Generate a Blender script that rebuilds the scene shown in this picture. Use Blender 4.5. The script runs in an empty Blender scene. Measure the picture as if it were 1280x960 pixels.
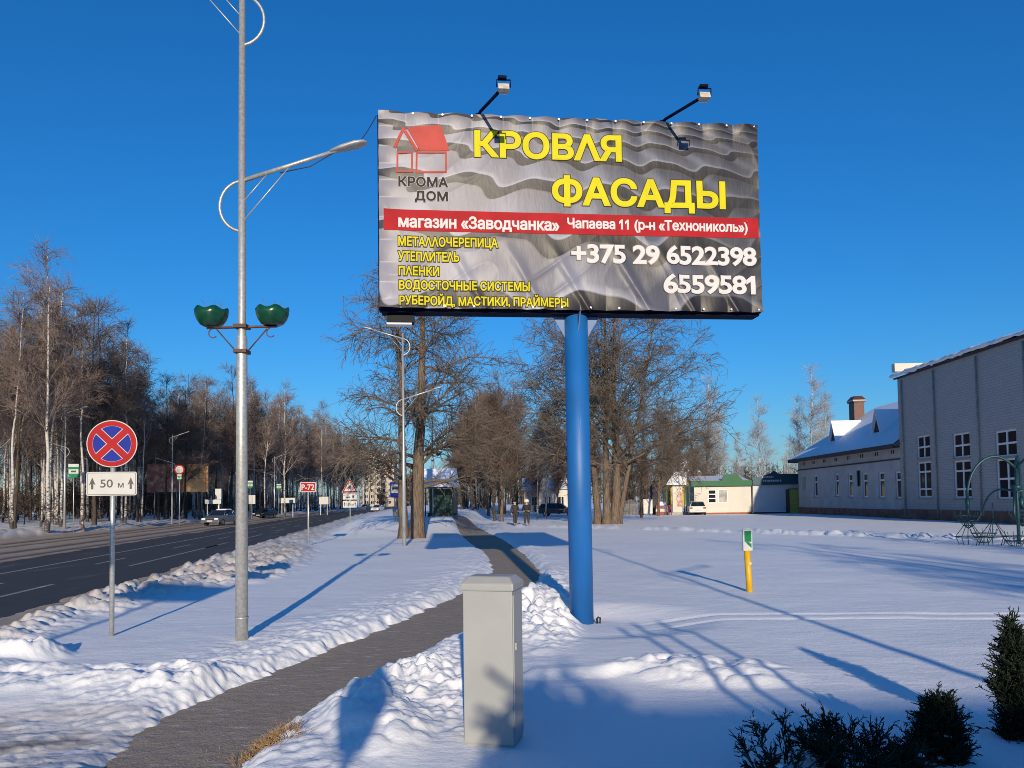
import bpy, bmesh, math, random
import numpy as np
from mathutils import Matrix, Vector
from mathutils.geometry import delaunay_2d_cdt, interpolate_bezier

R = math.radians
scene = bpy.context.scene
COL = scene.collection

# ------------------------------------------------------------------ camera
F_PX, W_PX, H_PX = 950.0, 1280.0, 960.0
CAM_H, PITCH, ROLL, SHIFT = 1.87, R(2.4), R(-0.8), 106.0
cam_data = bpy.data.cameras.new('camera')
cam = bpy.data.objects.new('camera', cam_data)
COL.objects.link(cam)
cam.matrix_world = Matrix.Translation((0, 0, CAM_H)) @ Matrix.Rotation(R(90) + PITCH, 4, 'X') @ Matrix.Rotation(ROLL, 4, 'Z')
cam_data.sensor_width = 36.0
cam_data.lens = 36.0 * F_PX / W_PX
cam_data.shift_y = SHIFT / W_PX
cam_data.clip_start = 0.05
cam_data.clip_end = 9000.0
scene.camera = cam
scene.render.resolution_x, scene.render.resolution_y = 1024, 768

# ------------------------------------------------------------------ sky and sun
SUN_EL, SUN_OFF = R(14.8), R(4.5)          # sun low behind the camera, a little to the right
to_sun = Vector((math.sin(SUN_OFF) * math.cos(SUN_EL), -math.cos(SUN_OFF) * math.cos(SUN_EL), math.sin(SUN_EL)))
world = bpy.data.worlds.new('World')
scene.world = world
world.use_nodes = True
wn = world.node_tree
wn.nodes.clear()
sky = wn.nodes.new('ShaderNodeTexSky')
sky.sky_type = 'NISHITA'
sky.sun_disc = False
sky.sun_elevation = SUN_EL
sky.sun_rotation = R(180) - SUN_OFF
sky.altitude = 150
sky.air_density = 1.35
sky.dust_density = 0.2
sky.ozone_density = 10.0
hsv = wn.nodes.new('ShaderNodeHueSaturation')
hsv.inputs['Saturation'].default_value = 1.06
bg = wn.nodes.new('ShaderNodeBackground')
bg.inputs['Strength'].default_value = 0.112
out = wn.nodes.new('ShaderNodeOutputWorld')
wn.links.new(sky.outputs[0], hsv.inputs['Color'])
wn.links.new(hsv.outputs[0], bg.inputs['Color'])
wn.links.new(bg.outputs[0], out.inputs['Surface'])

sun_data = bpy.data.lights.new('sun', 'SUN')
sun_data.energy = 3.8
sun_data.angle = R(0.5)
sun_data.color = (1.0, 0.85, 0.63)
sun = bpy.data.objects.new('sun', sun_data)
COL.objects.link(sun)
sun.location = to_sun * 300
sun.rotation_euler = to_sun.to_track_quat('Z', 'Y').to_euler()

vs = scene.view_settings
vs.view_transform = 'Standard'
vs.look = 'None'
vs.exposure = 0.35
vs.gamma = 1.0
vs.use_curve_mapping = False
scene.cycles.use_denoising = True
scene.cycles.denoising_prefilter = 'NONE'
scene.cycles.denoising_input_passes = 'RGB_ALBEDO_NORMAL'
scene.cycles.use_adaptive_sampling = False
scene.cycles.sample_clamp_indirect = 3.0
scene.cycles.filter_width = 0.95
scene.cycles.max_bounces = 5
scene.cycles.diffuse_bounces = 3
scene.cycles.glossy_bounces = 2
scene.cycles.transparent_max_bounces = 4
scene.cycles.caustics_reflective = False
scene.cycles.caustics_refractive = False

# ------------------------------------------------------------------ photo measuring helpers
_M = cam.matrix_world.to_3x3()
def ray(u, v):
    return _M @ Vector(((u - 640) / F_PX, (480 - v + SHIFT) / F_PX, -1.0))
def P(u, v, y):
    """the point at depth y that the photo shows at pixel u, v"""
    d = ray(u, v)
    return Vector((0, 0, CAM_H)) + d * (y / d.y)
def G(u, v, z=0.0):
    """the point of the level z that the photo shows at pixel u, v"""
    d = ray(u, v)
    return Vector((0, 0, CAM_H)) + d * ((z - CAM_H) / d.z)

# ------------------------------------------------------------------ numpy noise
def _hash(ix, iy, seed):
    h = (ix.astype(np.int64) * 374761393 + iy.astype(np.int64) * 668265263 + seed * 974711) & 0xffffffff
    h = ((h ^ (h >> 13)) * 1274126177) & 0xffffffff
    h = ((h ^ (h >> 16)) * 2246822519) & 0xffffffff
    return ((h ^ (h >> 15)) & 0xffff) / 65535.0
def vnoise(x, y, seed=0):
    x = np.asarray(x, float); y = np.asarray(y, float)
    ix, iy = np.floor(x), np.floor(y)
    fx, fy = x - ix, y - iy
    fx = fx * fx * (3 - 2 * fx); fy = fy * fy * (3 - 2 * fy)
    a = _hash(ix, iy, seed); b = _hash(ix + 1, iy, seed); c = _hash(ix, iy + 1, seed); d = _hash(ix + 1, iy + 1, seed)
    return (a + (b - a) * fx) * (1 - fy) + (c + (d - c) * fx) * fy
def fbm(x, y, octaves=4, seed=0):
    s, a, t = 0, 1.0, 0
    for k in range(octaves):
        s = s + a * (vnoise(x * 2 ** k, y * 2 ** k, seed + k * 17) - 0.5); t += a; a *= 0.5
    return s / t * 2
def clods(x, y, cell, seed, fill=0.8):
    """heights (0..1) of rounded lumps, one per cell at most"""
    x = np.asarray(x, float) / cell; y = np.asarray(y, float) / cell
    ix, iy = np.floor(x), np.floor(y)
    best = np.zeros_like(x)
    for dx in (-1, 0, 1):
        for dy in (-1, 0, 1):
            cx, cy = ix + dx, iy + dy
            px = cx + 0.15 + 0.7 * _hash(cx, cy, seed); py = cy + 0.15 + 0.7 * _hash(cx, cy, seed + 1)
            r = 0.3 + 0.5 * _hash(cx, cy, seed + 2)
            on = _hash(cx, cy, seed + 3) < fill
            an = 6.28 * _hash(cx, cy, seed + 4)
            ux, uy = x - px, y - py
            e = (ux * np.cos(an) + uy * np.sin(an)) ** 2 * 1.7 + (uy * np.cos(an) - ux * np.sin(an)) ** 2
            best = np.maximum(best, np.where(on, np.sqrt(np.clip(r * r - e, 0, None)), 0))
    return best / 0.8
def smooth(a, b, x):
    t = np.clip((np.asarray(x, float) - a) / (b - a), 0, 1)
    return t * t * (3 - 2 * t)

# ------------------------------------------------------------------ materials
def mat(name, color, rough=0.6, metal=0.0, var=0.0, scale=8.0, bump=0.0, bscale=40.0, spec=0.5, color2=None, detail=5.0, stretch=None):
    m = bpy.data.materials.new(name)
    m.use_nodes = True
    nt = m.node_tree
    b = nt.nodes['Principled BSDF']
    b.inputs['Roughness'].default_value = rough
    b.inputs['Metallic'].default_value = metal
    b.inputs['Specular IOR Level'].default_value = spec
    b.inputs['Base Color'].default_value = (*color, 1)
    tc = nt.nodes.new('ShaderNodeTexCoord')
    src = tc.outputs['Object']
    if stretch:
        mp = nt.nodes.new('ShaderNodeMapping')
        mp.inputs['Scale'].default_value = stretch
        nt.links.new(src, mp.inputs[0]); src = mp.outputs[0]
    if var or color2:
        n = nt.nodes.new('ShaderNodeTexNoise')
        n.inputs['Scale'].default_value = scale
        n.inputs['Detail'].default_value = detail
        nt.links.new(src, n.inputs['Vector'])
        r = nt.nodes.new('ShaderNodeValToRGB')
        r.color_ramp.elements[0].position = 0.35
        r.color_ramp.elements[1].position = 0.65
        c2 = color2 or tuple(c * (1 - var) for c in color)
        c1 = color if color2 else tuple(min(1, c * (1 + var)) for c in color)
        r.color_ramp.elements[0].color = (*c2, 1)
        r.color_ramp.elements[1].color = (*c1, 1)
        nt.links.new(n.outputs['Fac'], r.inputs[0])
        nt.links.new(r.outputs[0], b.inputs['Base Color'])
    if bump:
        n = nt.nodes.new('ShaderNodeTexNoise')
        n.inputs['Scale'].default_value = bscale
        n.inputs['Detail'].default_value = 6
        nt.links.new(src, n.inputs['Vector'])
        bp = nt.nodes.new('ShaderNodeBump')
        bp.inputs['Strength'].default_value = bump
        bp.inputs['Distance'].default_value = 0.02
        nt.links.new(n.outputs['Fac'], bp.inputs['Height'])
        nt.links.new(bp.outputs[0], b.inputs['Normal'])
    return m

class Nodes:
    """tiny helper to wire shader nodes"""
    def __init__(self, m):
        self.nt = m.node_tree; self.b = self.nt.nodes['Principled BSDF']
    def new(self, t, **kw):
        n = self.nt.nodes.new(t)
        for k, v in kw.items(): setattr(n, k, v)
        return n
    def put(self, sock, v):
        if isinstance(v, (int, float)): sock.default_value = v
        elif isinstance(v, tuple): sock.default_value = (*v, 1) if len(v) == 3 and sock.type == 'RGBA' else v
        else: self.nt.links.new(v, sock)
    def math(self, op, a, b=None, c=None, clamp=False):
        n = self.new('ShaderNodeMath', operation=op); n.use_clamp = clamp
        for s, v in zip(n.inputs, (a, b, c)):
            if v is not None: self.put(s, v)
        return n.outputs[0]
    def mix(self, f, a, b):
        n = self.new('ShaderNodeMix', data_type='RGBA')
        self.put(n.inputs[0], f); self.put(n.inputs[6], a); self.put(n.inputs[7], b)
        return n.outputs[2]
    def ramp(self, f, stops):
        n = self.new('ShaderNodeValToRGB')
        el = n.color_ramp.elements
        while len(el) < len(stops): el.new(0.5)
        for e, (p, c) in zip(el, stops): e.position = p; e.color = (*c, 1)
        self.put(n.inputs[0], f)
        return n.outputs[0]
    def noise(self, vec, scale, detail=4, rough=0.5):
        n = self.new('ShaderNodeTexNoise')
        n.inputs['Scale'].default_value = scale; n.inputs['Detail'].default_value = detail; n.inputs['Roughness'].default_value = rough
        if vec is not None: self.put(n.inputs['Vector'], vec)
        return n.outputs['Fac']
    def mapping(self, vec, scale=(1, 1, 1), rot=(0, 0, 0)):
        n = self.new('ShaderNodeMapping')
        n.inputs['Scale'].default_value = scale; n.inputs['Rotation'].default_value = rot
        self.put(n.inputs[0], vec)
        return n.outputs[0]
    def bump(self, h, strength, dist):
        n = self.new('ShaderNodeBump')
        n.inputs['Strength'].default_value = strength; n.inputs['Distance'].default_value = dist
        self.put(n.inputs['Height'], h)
        self.put(self.b.inputs['Normal'], n.outputs[0])
    def obj(self):
        return self.new('ShaderNodeTexCoord').outputs['Object']
    def attr(self, name):
        return self.new('ShaderNodeAttribute', attribute_name=name).outputs['Fac']

def new_mat(name, rough=0.6):
    m = bpy.data.materials.new(name); m.use_nodes = True
    m.node_tree.nodes['Principled BSDF'].inputs['Roughness'].default_value = rough
    return m, Nodes(m)

M = {}
M['galv'] = mat('galvanised steel', (0.50, 0.50, 0.47), 0.42, 0.55, var=0.14, scale=25, bump=0.08, bscale=60)
M['galv_dull'] = mat('dull zinc', (0.42, 0.42, 0.41), 0.5, 0.4, var=0.1, scale=12)
M['wire'] = mat('black cable', (0.02, 0.02, 0.022), 0.6)
M['blue_paint'] = mat('blue paint', (0.010, 0.125, 0.40), 0.5, 0, var=0.16, scale=2.2, bump=0.06, bscale=14, stretch=(1, 1, 0.35))
M['navy_paint'] = mat('dark blue paint', (0.003, 0.006, 0.024), 0.8, 0, var=0.2, scale=4, spec=0.1)
M['pale_steel'] = mat('pale blue steel', (0.13, 0.20, 0.38), 0.6, 0.0, var=0.08, scale=6)
M['black_metal'] = mat('black painted metal', (0.014, 0.015, 0.018), 0.7, 0.0, var=0.2, spec=0.2)
M['green_pot'] = mat('dark green glossy plastic', (0.004, 0.055, 0.030), 0.28, 0, var=0.2, scale=9)
M['white_paint'] = mat('white paint', (0.78, 0.78, 0.76), 0.5, 0, var=0.05)
M['sign_white'] = mat('white sign sheet', (0.50, 0.50, 0.48), 0.6, 0, var=0.04, scale=6)
M['sign_red'] = mat('red sign sheet', (0.34, 0.006, 0.010), 0.6, 0, var=0.08, scale=6, spec=0.2)
M['sign_blue'] = mat('blue sign sheet', (0.004, 0.018, 0.27), 0.6, 0, var=0.10, scale=5, spec=0.2)
M['sign_black'] = mat('black sign print', (0.012, 0.012, 0.014), 0.4)
M['sign_green'] = mat('green sign sheet', (0.006, 0.18, 0.07), 0.6, 0, var=0.08, spec=0.2)
M['sign_grey'] = mat('grey sign back', (0.30, 0.30, 0.30), 0.5, 0.3, var=0.08)
M['yellow_paint'] = mat('yellow plastic', (0.62, 0.36, 0.008), 0.42, 0, var=0.06)
M['brick_red'] = mat('red brick', (0.30, 0.085, 0.05), 0.85, 0, var=0.25, scale=9)
M['glass_dark'] = mat('dark window glass', (0.012, 0.016, 0.024), 0.1, 0, spec=0.35)
M['rubber'] = mat('tyre rubber', (0.018, 0.018, 0.02), 0.8)
M['rim'] = mat('alloy rim', (0.4, 0.4, 0.42), 0.35, 0.8)
M['snow_cap'] = mat('lying snow', (0.86, 0.88, 0.92), 0.6, 0, bump=0.5, bscale=14)
M['lamp_glass'] = mat('headlamp glass', (0.75, 0.77, 0.8), 0.12)
M['tail_red'] = mat('tail lamp red', (0.42, 0.015, 0.015), 0.2)
M['skin'] = mat('skin', (0.55, 0.34, 0.26), 0.5)

def bark(name, c1, c2, scale, stretch, bump=0.8):
    m, n = new_mat(name, 0.9)
    v = n.mapping(n.obj(), stretch)
    f = n.noise(v, scale, 6, 0.65)
    n.put(n.b.inputs['Base Color'], n.ramp(f, [(0.32, c2), (0.68, c1)]))
    n.bump(f, bump, 0.06)
    n.b.inputs['Specular IOR Level'].default_value = 0.2
    return m
M['linden_bark'] = bark('linden bark', (0.22, 0.165, 0.12), (0.065, 0.048, 0.037), 6.0, (2.2, 2.2, 0.35))
M['dark_bark'] = bark('dark bark', (0.11, 0.085, 0.065), (0.035, 0.027, 0.022), 6.0, (2.0, 2.0, 0.4))
M['twig'] = mat('brown twig', (0.165, 0.122, 0.100), 0.8, 0, var=0.3, scale=0.7, spec=0.2)
M['twig_far'] = mat('dark far twig', (0.095, 0.074, 0.062), 0.9, 0, var=0.4, scale=0.05, spec=0.1)
M['twig_dark'] = mat('grey brown twig', (0.145, 0.118, 0.094), 0.8, 0, var=0.35, scale=0.9, spec=0.2)
M['twig_red'] = mat('red brown birch twig', (0.225, 0.172, 0.15), 0.8, 0, var=0.3, scale=0.6, spec=0.2)
M['twig_pale'] = mat('frosted pale twig', (0.36, 0.34, 0.34), 0.8, 0, var=0.25, scale=0.6, spec=0.2)
def birch_bark():
    m, n = new_mat('birch bark', 0.7)
    o = n.obj()
    f = n.noise(n.mapping(o, (2.2, 2.2, 5.5)), 1.6, 5, 0.7)
    g = n.noise(n.mapping(o, (1.5, 1.5, 0.8)), 1.4, 4)
    xyz = n.new('ShaderNodeSeparateXYZ'); n.put(xyz.inputs[0], o)
    low = n.math('SUBTRACT', 1.0, n.math('DIVIDE', xyz.outputs[2], 3.6), clamp=True)
    thr = n.math('ADD', n.math('MULTIPLY', low, 0.22), n.math('MULTIPLY', g, 0.25))
    k = n.math('MULTIPLY', n.math('SUBTRACT', n.math('ADD', f, thr), 0.66), 9.0, clamp=True)
    n.put(n.b.inputs['Base Color'], n.mix(k, (0.50, 0.46, 0.42), (0.045, 0.036, 0.032)))
    n.bump(f, 0.4, 0.03)
    return m
M['birch_bark'] = birch_bark()

# ------------------------------------------------------------------ objects
def tag(o, label=None, cat=None, group=None, kind=None):
    if label: o['label'] = label
    if cat: o['category'] = cat
    if group: o['group'] = group
    if kind: o['kind'] = kind
    return o
def empty(name, loc, rz=0.0, label=None, cat=None, group=None):
    o = bpy.data.objects.new(name, None)
    COL.objects.link(o)
    o.location = loc; o.rotation_euler = (0, 0, rz)
    o.empty_display_size = 0.2
    return tag(o, label, cat, group)
def copy_tree(o, parent=None):
    c = o.copy(); COL.objects.link(c)
    if parent: c.parent = parent
    for ch in list(o.children): copy_tree(ch, c)
    return c

class MB:
    """collects shapes, builds ONE mesh object"""
    def __init__(self): self.v = []; self.f = []; self.m = []; self.sm = []
    def add(self, vs, fs, mi=0, smooth=False):
        o = len(self.v)
        self.v += [tuple(p) for p in vs]
        for f in fs:
            self.f.append([i + o for i in f]); self.m.append(mi); self.sm.append(smooth)
        return self
    def box(self, c, s, mi=0, rz=0.0, taper=1.0):
        x, y, z = s[0] / 2, s[1] / 2, s[2] / 2
        vs = []
        for k, t in ((-1, 1.0), (1, taper)):
            for a, b in ((-1, -1), (1, -1), (1, 1), (-1, 1)):
                vs.append((a * x * t, b * y * t, k * z))
        if rz:
            cs, sn = math.cos(rz), math.sin(rz)
            vs = [(a * cs - b * sn, a * sn + b * cs, d) for a, b, d in vs]
        vs = [(a + c[0], b + c[1], d + c[2]) for a, b, d in vs]
        return self.add(vs, [(3, 2, 1, 0), (4, 5, 6, 7), (0, 1, 5, 4), (1, 2, 6, 5), (2, 3, 7, 6), (3, 0, 4, 7)], mi)
    def prism(self, pts, y0, y1, mi=0, axis='y'):
        """polygon pts (a, b) extruded along an axis; for 'y' pts are x, z; for 'x' y, z; for 'z' x, y"""
        n = len(pts)
        def put(a, b, t): return (a, t, b) if axis == 'y' else ((t, a, b) if axis == 'x' else (a, b, t))
        vs = [put(a, b, y0) for a, b in pts] + [put(a, b, y1) for a, b in pts]
        fs = [tuple(range(n - 1, -1, -1)), tuple(range(n, 2 * n))] + [(i, (i + 1) % n, n + (i + 1) % n, n + i) for i in range(n)]
        area = sum(pts[i][0] * pts[(i + 1) % n][1] - pts[(i + 1) % n][0] * pts[i][1] for i in range(n))
        flip = (area < 0) != (axis == 'y')
        if (y1 < y0): flip = not flip
        if flip: fs = [tuple(reversed(f)) for f in fs]
        return self.add(vs, fs, mi)
    def tube(self, pts, r, sides=10, mi=0, cap=True, smooth=True):
        pts = [Vector(p) for p in pts]; n = len(pts)
        rr = r if isinstance(r, (list, tuple)) else [r] * n
        vs = []; prev = None
        for i, p in enumerate(pts):
            t = (pts[min(i + 1, n - 1)] - pts[max(i - 1, 0)]).normalized()
            if prev is None:
                ref = Vector((0, 0, 1)) if abs(t.z) < 0.9 else Vector((1, 0, 0))
                a = t.cross(ref).normalized()
            else:
                a = (prev - t * prev.dot(t)).normalized()
            prev = a; b = t.cross(a)
            for k in range(sides):
                g = 2 * math.pi * k / sides
                vs.append(p + (a * math.cos(g) + b * math.sin(g)) * rr[i])
        fs = [(i * sides + k, i * sides + (k + 1) % sides, (i + 1) * sides + (k + 1) % sides, (i + 1) * sides + k) for i in range(n - 1) for k in range(sides)]
        self.add(vs, fs, mi, smooth)
        if cap:
            o = len(self.v) - len(vs)
            self.f.append([o + k for k in range(sides - 1, -1, -1)]); self.m.append(mi); self.sm.append(False)
            self.f.append([o + (n - 1) * sides + k for k in range(sides)]); self.m.append(mi); self.sm.append(False)
        return self
    def lathe(self, prof, sides=24, mi=0, center=(0, 0, 0), rad=None):
        vs = []; n = len(prof)
        for i, (r, z) in enumerate(prof):
            for k in range(sides):
                g = 2 * math.pi * k / sides
                q, dz = (r, 0) if rad is None else rad(r, z, g, i)
                vs.append((center[0] + q * math.cos(g), center[1] + q * math.sin(g), center[2] + z + dz))
        fs = [(i * sides + k, i * sides + (k + 1) % sides, (i + 1) * sides + (k + 1) % sides, (i + 1) * sides + k) for i in range(n - 1) for k in range(sides)]
        return self.add(vs, fs, mi, True)
    def disc(self, c, r, mi=0, sides=40, ax='y'):
        """flat disc facing -y"""
        vs = [(c[0] + r * math.cos(2 * math.pi * k / sides), c[1], c[2] + r * math.sin(2 * math.pi * k / sides)) for k in range(sides)]
        return self.add(vs, [tuple(range(sides))], mi)
    def poly(self, pts, y, mi=0):
        """flat polygon in the x-z plane facing -y"""
        a = sum(pts[i][0] * pts[(i + 1) % len(pts)][1] - pts[(i + 1) % len(pts)][0] * pts[i][1] for i in range(len(pts)))
        if a < 0: pts = pts[::-1]
        return self.add([(p[0], y, p[1]) for p in pts], [tuple(range(len(pts)))], mi)
    def build(self, name, mats, parent=None, bevel=0.0, loc=None):
        me = bpy.data.meshes.new(name)
        me.from_pydata(self.v, [], self.f)
        mats = mats if isinstance(mats, (list, tuple)) else [mats]
        for m in mats: me.materials.append(m)
        me.polygons.foreach_set('material_index', self.m)
        me.polygons.foreach_set('use_smooth', self.sm)
        me.update()
        if bevel:
            bm = bmesh.new(); bm.from_mesh(me)
            bmesh.ops.remove_doubles(bm, verts=bm.verts, dist=1e-5)
            bmesh.ops.bevel(bm, geom=[e for e in bm.edges if len(e.link_faces) == 2 and e.calc_face_angle(0) > 0.6], offset=bevel, segments=2, profile=0.6, affect='EDGES')
            bm.to_mesh(me); bm.free()
        o = bpy.data.objects.new(name, me)
        COL.objects.link(o)
        if parent: o.parent = parent
        if loc is not None: o.location = loc
        return o

def grid_mesh(name, X, Y, Z, mats, attrs=None, parent=None, smooth=True):
    """mesh object from 2-D coordinate arrays"""
    h, w = X.shape
    me = bpy.data.meshes.new(name)
    co = np.stack([X, Y, Z], -1).reshape(-1, 3).astype(np.float32)
    idx = np.arange(h * w).reshape(h, w)
    q = np.stack([idx[:-1, :-1], idx[:-1, 1:], idx[1:, 1:], idx[1:, :-1]], -1).reshape(-1, 4)
    fast_mesh(me, co, q)
    me.materials.append(mats)
    if smooth: me.polygons.foreach_set('use_smooth', np.ones(len(q), bool))
    for k, a in (attrs or {}).items():
        at = me.attributes.new(k, 'FLOAT', 'POINT'); at.data.foreach_set('value', a.reshape(-1).astype(np.float32))
    me.update()
    o = bpy.data.objects.new(name, me); COL.objects.link(o)
    if parent: o.parent = parent
    return o
def fast_mesh(me, co, quads):
    n = len(quads); k = quads.shape[1]
    me.vertices.add(len(co)); me.vertices.foreach_set('co', co.reshape(-1))
    me.loops.add(n * k); me.loops.foreach_set('vertex_index', quads.reshape(-1).astype(np.int32))
    me.polygons.add(n); me.polygons.foreach_set('loop_start', np.arange(0, n * k, k, dtype=np.int32))
    me.update(calc_edges=True)

# ------------------------------------------------------------------ ground
def road_edge(y):
    y = np.asarray(y, float)
    return -9.4 - 0.152 * (np.minimum(y, 105) - 14) - 0.11 * np.maximum(y - 105, 0)
def wood_edge(y):
    y = np.asarray(y, float)
    return -33.0 - 0.05 * (np.minimum(y, 104) - 50) - 0.085 * np.maximum(y - 104, 0)
ROAD_W, ROAD_Z = 6.7, -0.10

def rise(x, y):
    return 0.75 * smooth(38, 50, y) * smooth(-13, -9.5, x) * (1 - smooth(-4.2, -2.6, x))

_L = [(60, 1180), (120, 1000), (152, 952), (176, 909), (244, 880), (320, 854), (396, 824), (475, 791), (533, 765), (576, 746), (606, 728), (620, 716), (612, 695), (587, 677), (570, 662), (560, 656)]
_Rr = [(260, 1180), (262, 1000), (280, 965), (300, 945), (344, 912), (396, 884), (475, 846), (510, 824), (577, 792), (622, 768), (655, 742), (676, 719), (657, 697), (627, 675), (597, 660), (588, 656)]
def _resample(px, n=90):
    p = np.array([G(u, v)[:2] for u, v in px])
    d = np.r_[0, np.cumsum(np.hypot(*np.diff(p, axis=0).T))]
    t = np.linspace(0, d[-1], n)
    q = np.stack([np.interp(t, d, p[:, 0]), np.interp(t, d, p[:, 1])], 1)
    for _ in range(2): q[1:-1] = (q[:-2] + 2 * q[1:-1] + q[2:]) / 4
    return q
PATH_L, PATH_R = _resample(_L), _resample(_Rr)
PATH_POLY = np.r_[PATH_L, PATH_R[::-1]]

def poly_sdf(x, y, poly):
    """signed distance, negative inside"""
    d2 = np.full(x.shape, 1e18); inside = np.zeros(x.shape, bool)
    n = len(poly)
    for i in range(n):
        a, b = poly[i], poly[(i + 1) % n]
        e = b - a; wx, wy = x - a[0], y - a[1]
        t = np.clip((wx * e[0] + wy * e[1]) / max(e @ e, 1e-12), 0, 1)
        d2 = np.minimum(d2, (wx - e[0] * t) ** 2 + (wy - e[1] * t) ** 2)
        c = ((a[1] > y) != (b[1] > y))
        if a[1] != b[1]:
            inside ^= c & (x < (b[0] - a[0]) * (y - a[1]) / (b[1] - a[1]) + a[0])
    d = np.sqrt(d2)
    return np.where(inside, -d, d)

def blob(x, y, cx, cy, rx, ry, an=0.0):
    ca, sa = math.cos(an), math.sin(an)
    u, v = ((x - cx) * ca + (y - cy) * sa) / rx, ((y - cy) * ca - (x - cx) * sa) / ry
    return 1 - smooth(0.35, 1.0, np.sqrt(u * u + v * v))
def along(x, y, a, b, w):
    """1 on the segment a-b fading out over w"""
    a, b = np.array(a[:2]), np.array(b[:2]); e = b - a
    t = np.clip(((x - a[0]) * e[0] + (y - a[1]) * e[1]) / (e @ e), 0, 1)
    return 1 - smooth(0.25 * w, w, np.hypot(x - a[0] - e[0] * t, y - a[1] - e[1] * t))

def ground_fields(x, y):
    x = np.asarray(x, float); y = np.asarray(y, float)
    near = (y < 62)
    z = 0.10 + 0.05 * fbm(x * 0.12, y * 0.12, 3, 5) + 0.016 * fbm(x * 0.9, y * 0.9, 3, 9)
    dirt = np.zeros_like(z); wet = np.zeros_like(z)
    z = z - 0.16 * blob(x, y, 1.2, 11.4, 2.0, 1.8)
    # --- footpath: the snow stops at a ragged edge with a rough bank beside it
    d = np.full(x.shape, 50.0)
    sel = near & (np.abs(x) < 9) & (y > 1)
    if sel.any(): d[sel] = poly_sdf(x[sel], y[sel], PATH_POLY)
    dr = d + 0.10 * fbm(x * 3.1, y * 3.1, 3, 21) + 0.05 * fbm(x * 11, y * 11, 2, 22)
    c1 = clods(x, y, 0.26, 31, 0.75); c2 = clods(x, y, 0.11, 41, 0.7); c3 = clods(x, y, 0.5, 51, 0.6)
    bank = (0.55 + 0.45 * (x > -0.9) * (y < 9.5)) * smooth(0.0, 0.3, dr) * (1 - smooth(0.45, 1.25, dr))
    f5 = fbm(x * 7, y * 7, 4, 3)
    z = z + bank * (0.03 + 0.022 * c1 + 0.022 * c2 + 0.035 * f5)
    z = -0.06 + (z + 0.06) * smooth(-0.10, 0.30, dr)
    # packed grey snow of the branch path in the near left corner
    pk = np.maximum(blob(x, y, -4.1, 6.0, 1.9, 1.25, -0.1), blob(x, y, -6.5, 5.6, 2.5, 1.5))
    z = z * (1 - 0.8 * pk) + pk * (0.008 + 0.022 * fbm(x * 3.2, y * 8, 4, 61) + 0.012 * c2)
    dirt = np.maximum(dirt, 0.75 * pk * (0.6 + 0.5 * fbm(x * 2.4, y * 4, 3, 62)))
    wet = np.maximum(wet, 0.55 * pk * smooth(0.0, 0.5, fbm(x * 2.0, y * 6.5, 4, 63)))
    # trampled snow between the path and the cabinet, shovelled heaps
    rough = np.maximum.reduce([blob(x, y, -0.95, 7.1, 1.0, 1.9, 0.25), 0.9 * blob(x, y, 0.35, 11.0, 0.75, 2.6, 0.0), 0.8 * blob(x, y, 0.5, 16.0, 1.0, 4.5, -0.1)])
    rough = rough * smooth(0.05, 0.35, dr)
    z = z + rough * (0.03 + 0.045 * c1 + 0.030 * c2 + 0.05 * fbm(x * 4.2, y * 4.2, 4, 71) + 0.03 * f5)
    z = z + 0.22 * blob(x, y, 0.42, 12.3, 0.75, 2.8) * smooth(0.05, 0.4, dr) * (0.75 + 0.4 * c1 + 0.3 * f5)
    z = z + 0.12 * blob(x, y, -1.15, 6.2, 0.5, 1.2, 0.35) * (0.8 + 0.5 * c1)
    heap = blob(x, y, 1.85, 7.75, 1.15, 0.75, -0.15)
    z = z + heap * (0.07 + 0.09 * c3 + 0.04 * c1 + 0.05 * fbm(x * 4, y * 4, 4, 81))
    z = z + 0.08 * along(x, y, (0.3, 7.72), (1.3, 7.85), 0.28)
    # mound and windrow at the left
    z = z + (0.16 + 0.14 * fbm(x * 4, y * 4, 4, 92)) * blob(x, y, -5.75, 9.0, 0.6, 0.5) + 0.10 * blob(x, y, -6.3, 8.4, 1.2, 0.9)
    z = z + along(x, y, (-6.4, 8.0), (-3.4, 7.75), 0.75) * (1 - 0.8 * pk) * (0.05 + 0.05 * c3 + 0.02 * c1 + 0.08 * fbm(x * 2.5, y * 2.5, 4, 91) + 0.02 * f5)
    # rough windrow along the whole left rim of the path
    side = (1 - pk) * smooth(0.15, 0.5, dr) * (1 - smooth(1.0, 1.9, dr)) * (x < 1.0) * (y > 7)
    z = z + side * (0.005 + 0.015 * c1 * vnoise(x * 0.8, y * 0.8, 15) + 0.018 * fbm(x * 3, y * 3, 3, 16) + 0.02 * f5)
    # far footstep line over the lawn, wheel grooves
    fl = np.maximum(along(x, y, (5.0, 47.0), (21.0, 27.5), 1.1), along(x, y, (0.5, 52.5), (6.0, 46.5), 1.1))
    z = z + fl * (0.04 + 0.20 * clods(x, y, 0.55, 101, 0.8))
    for yy in (11.25, 11.75):
        z = z - 0.022 * np.exp(-((y - yy + 0.075 * (x - 1.2)) / 0.07) ** 2) * smooth(1.6, 2.6, x)
    z = z + rise(x, y)
    # --- road side
    q = (x - road_edge(y)) * 0.988
    qr = q + 0.35 * fbm(x * 0.7, y * 0.7, 3, 111) + 0.12 * fbm(x * 2.5, y * 2.5, 2, 112)
    w = 1.9 + 2.1 * smooth(12.5, 19, y + 1.0 * fbm(x * 0.3, y * 0.3, 2, 113)) - 0.8 * smooth(26, 34, y)
    bz = smooth(1.15, 1.9, qr) * (1 - smooth(w - 0.4, w + 0.8, qr))
    b1 = clods(x, y, 0.36, 121, 0.9); b2 = clods(x, y, 0.17, 131, 0.85)
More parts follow.
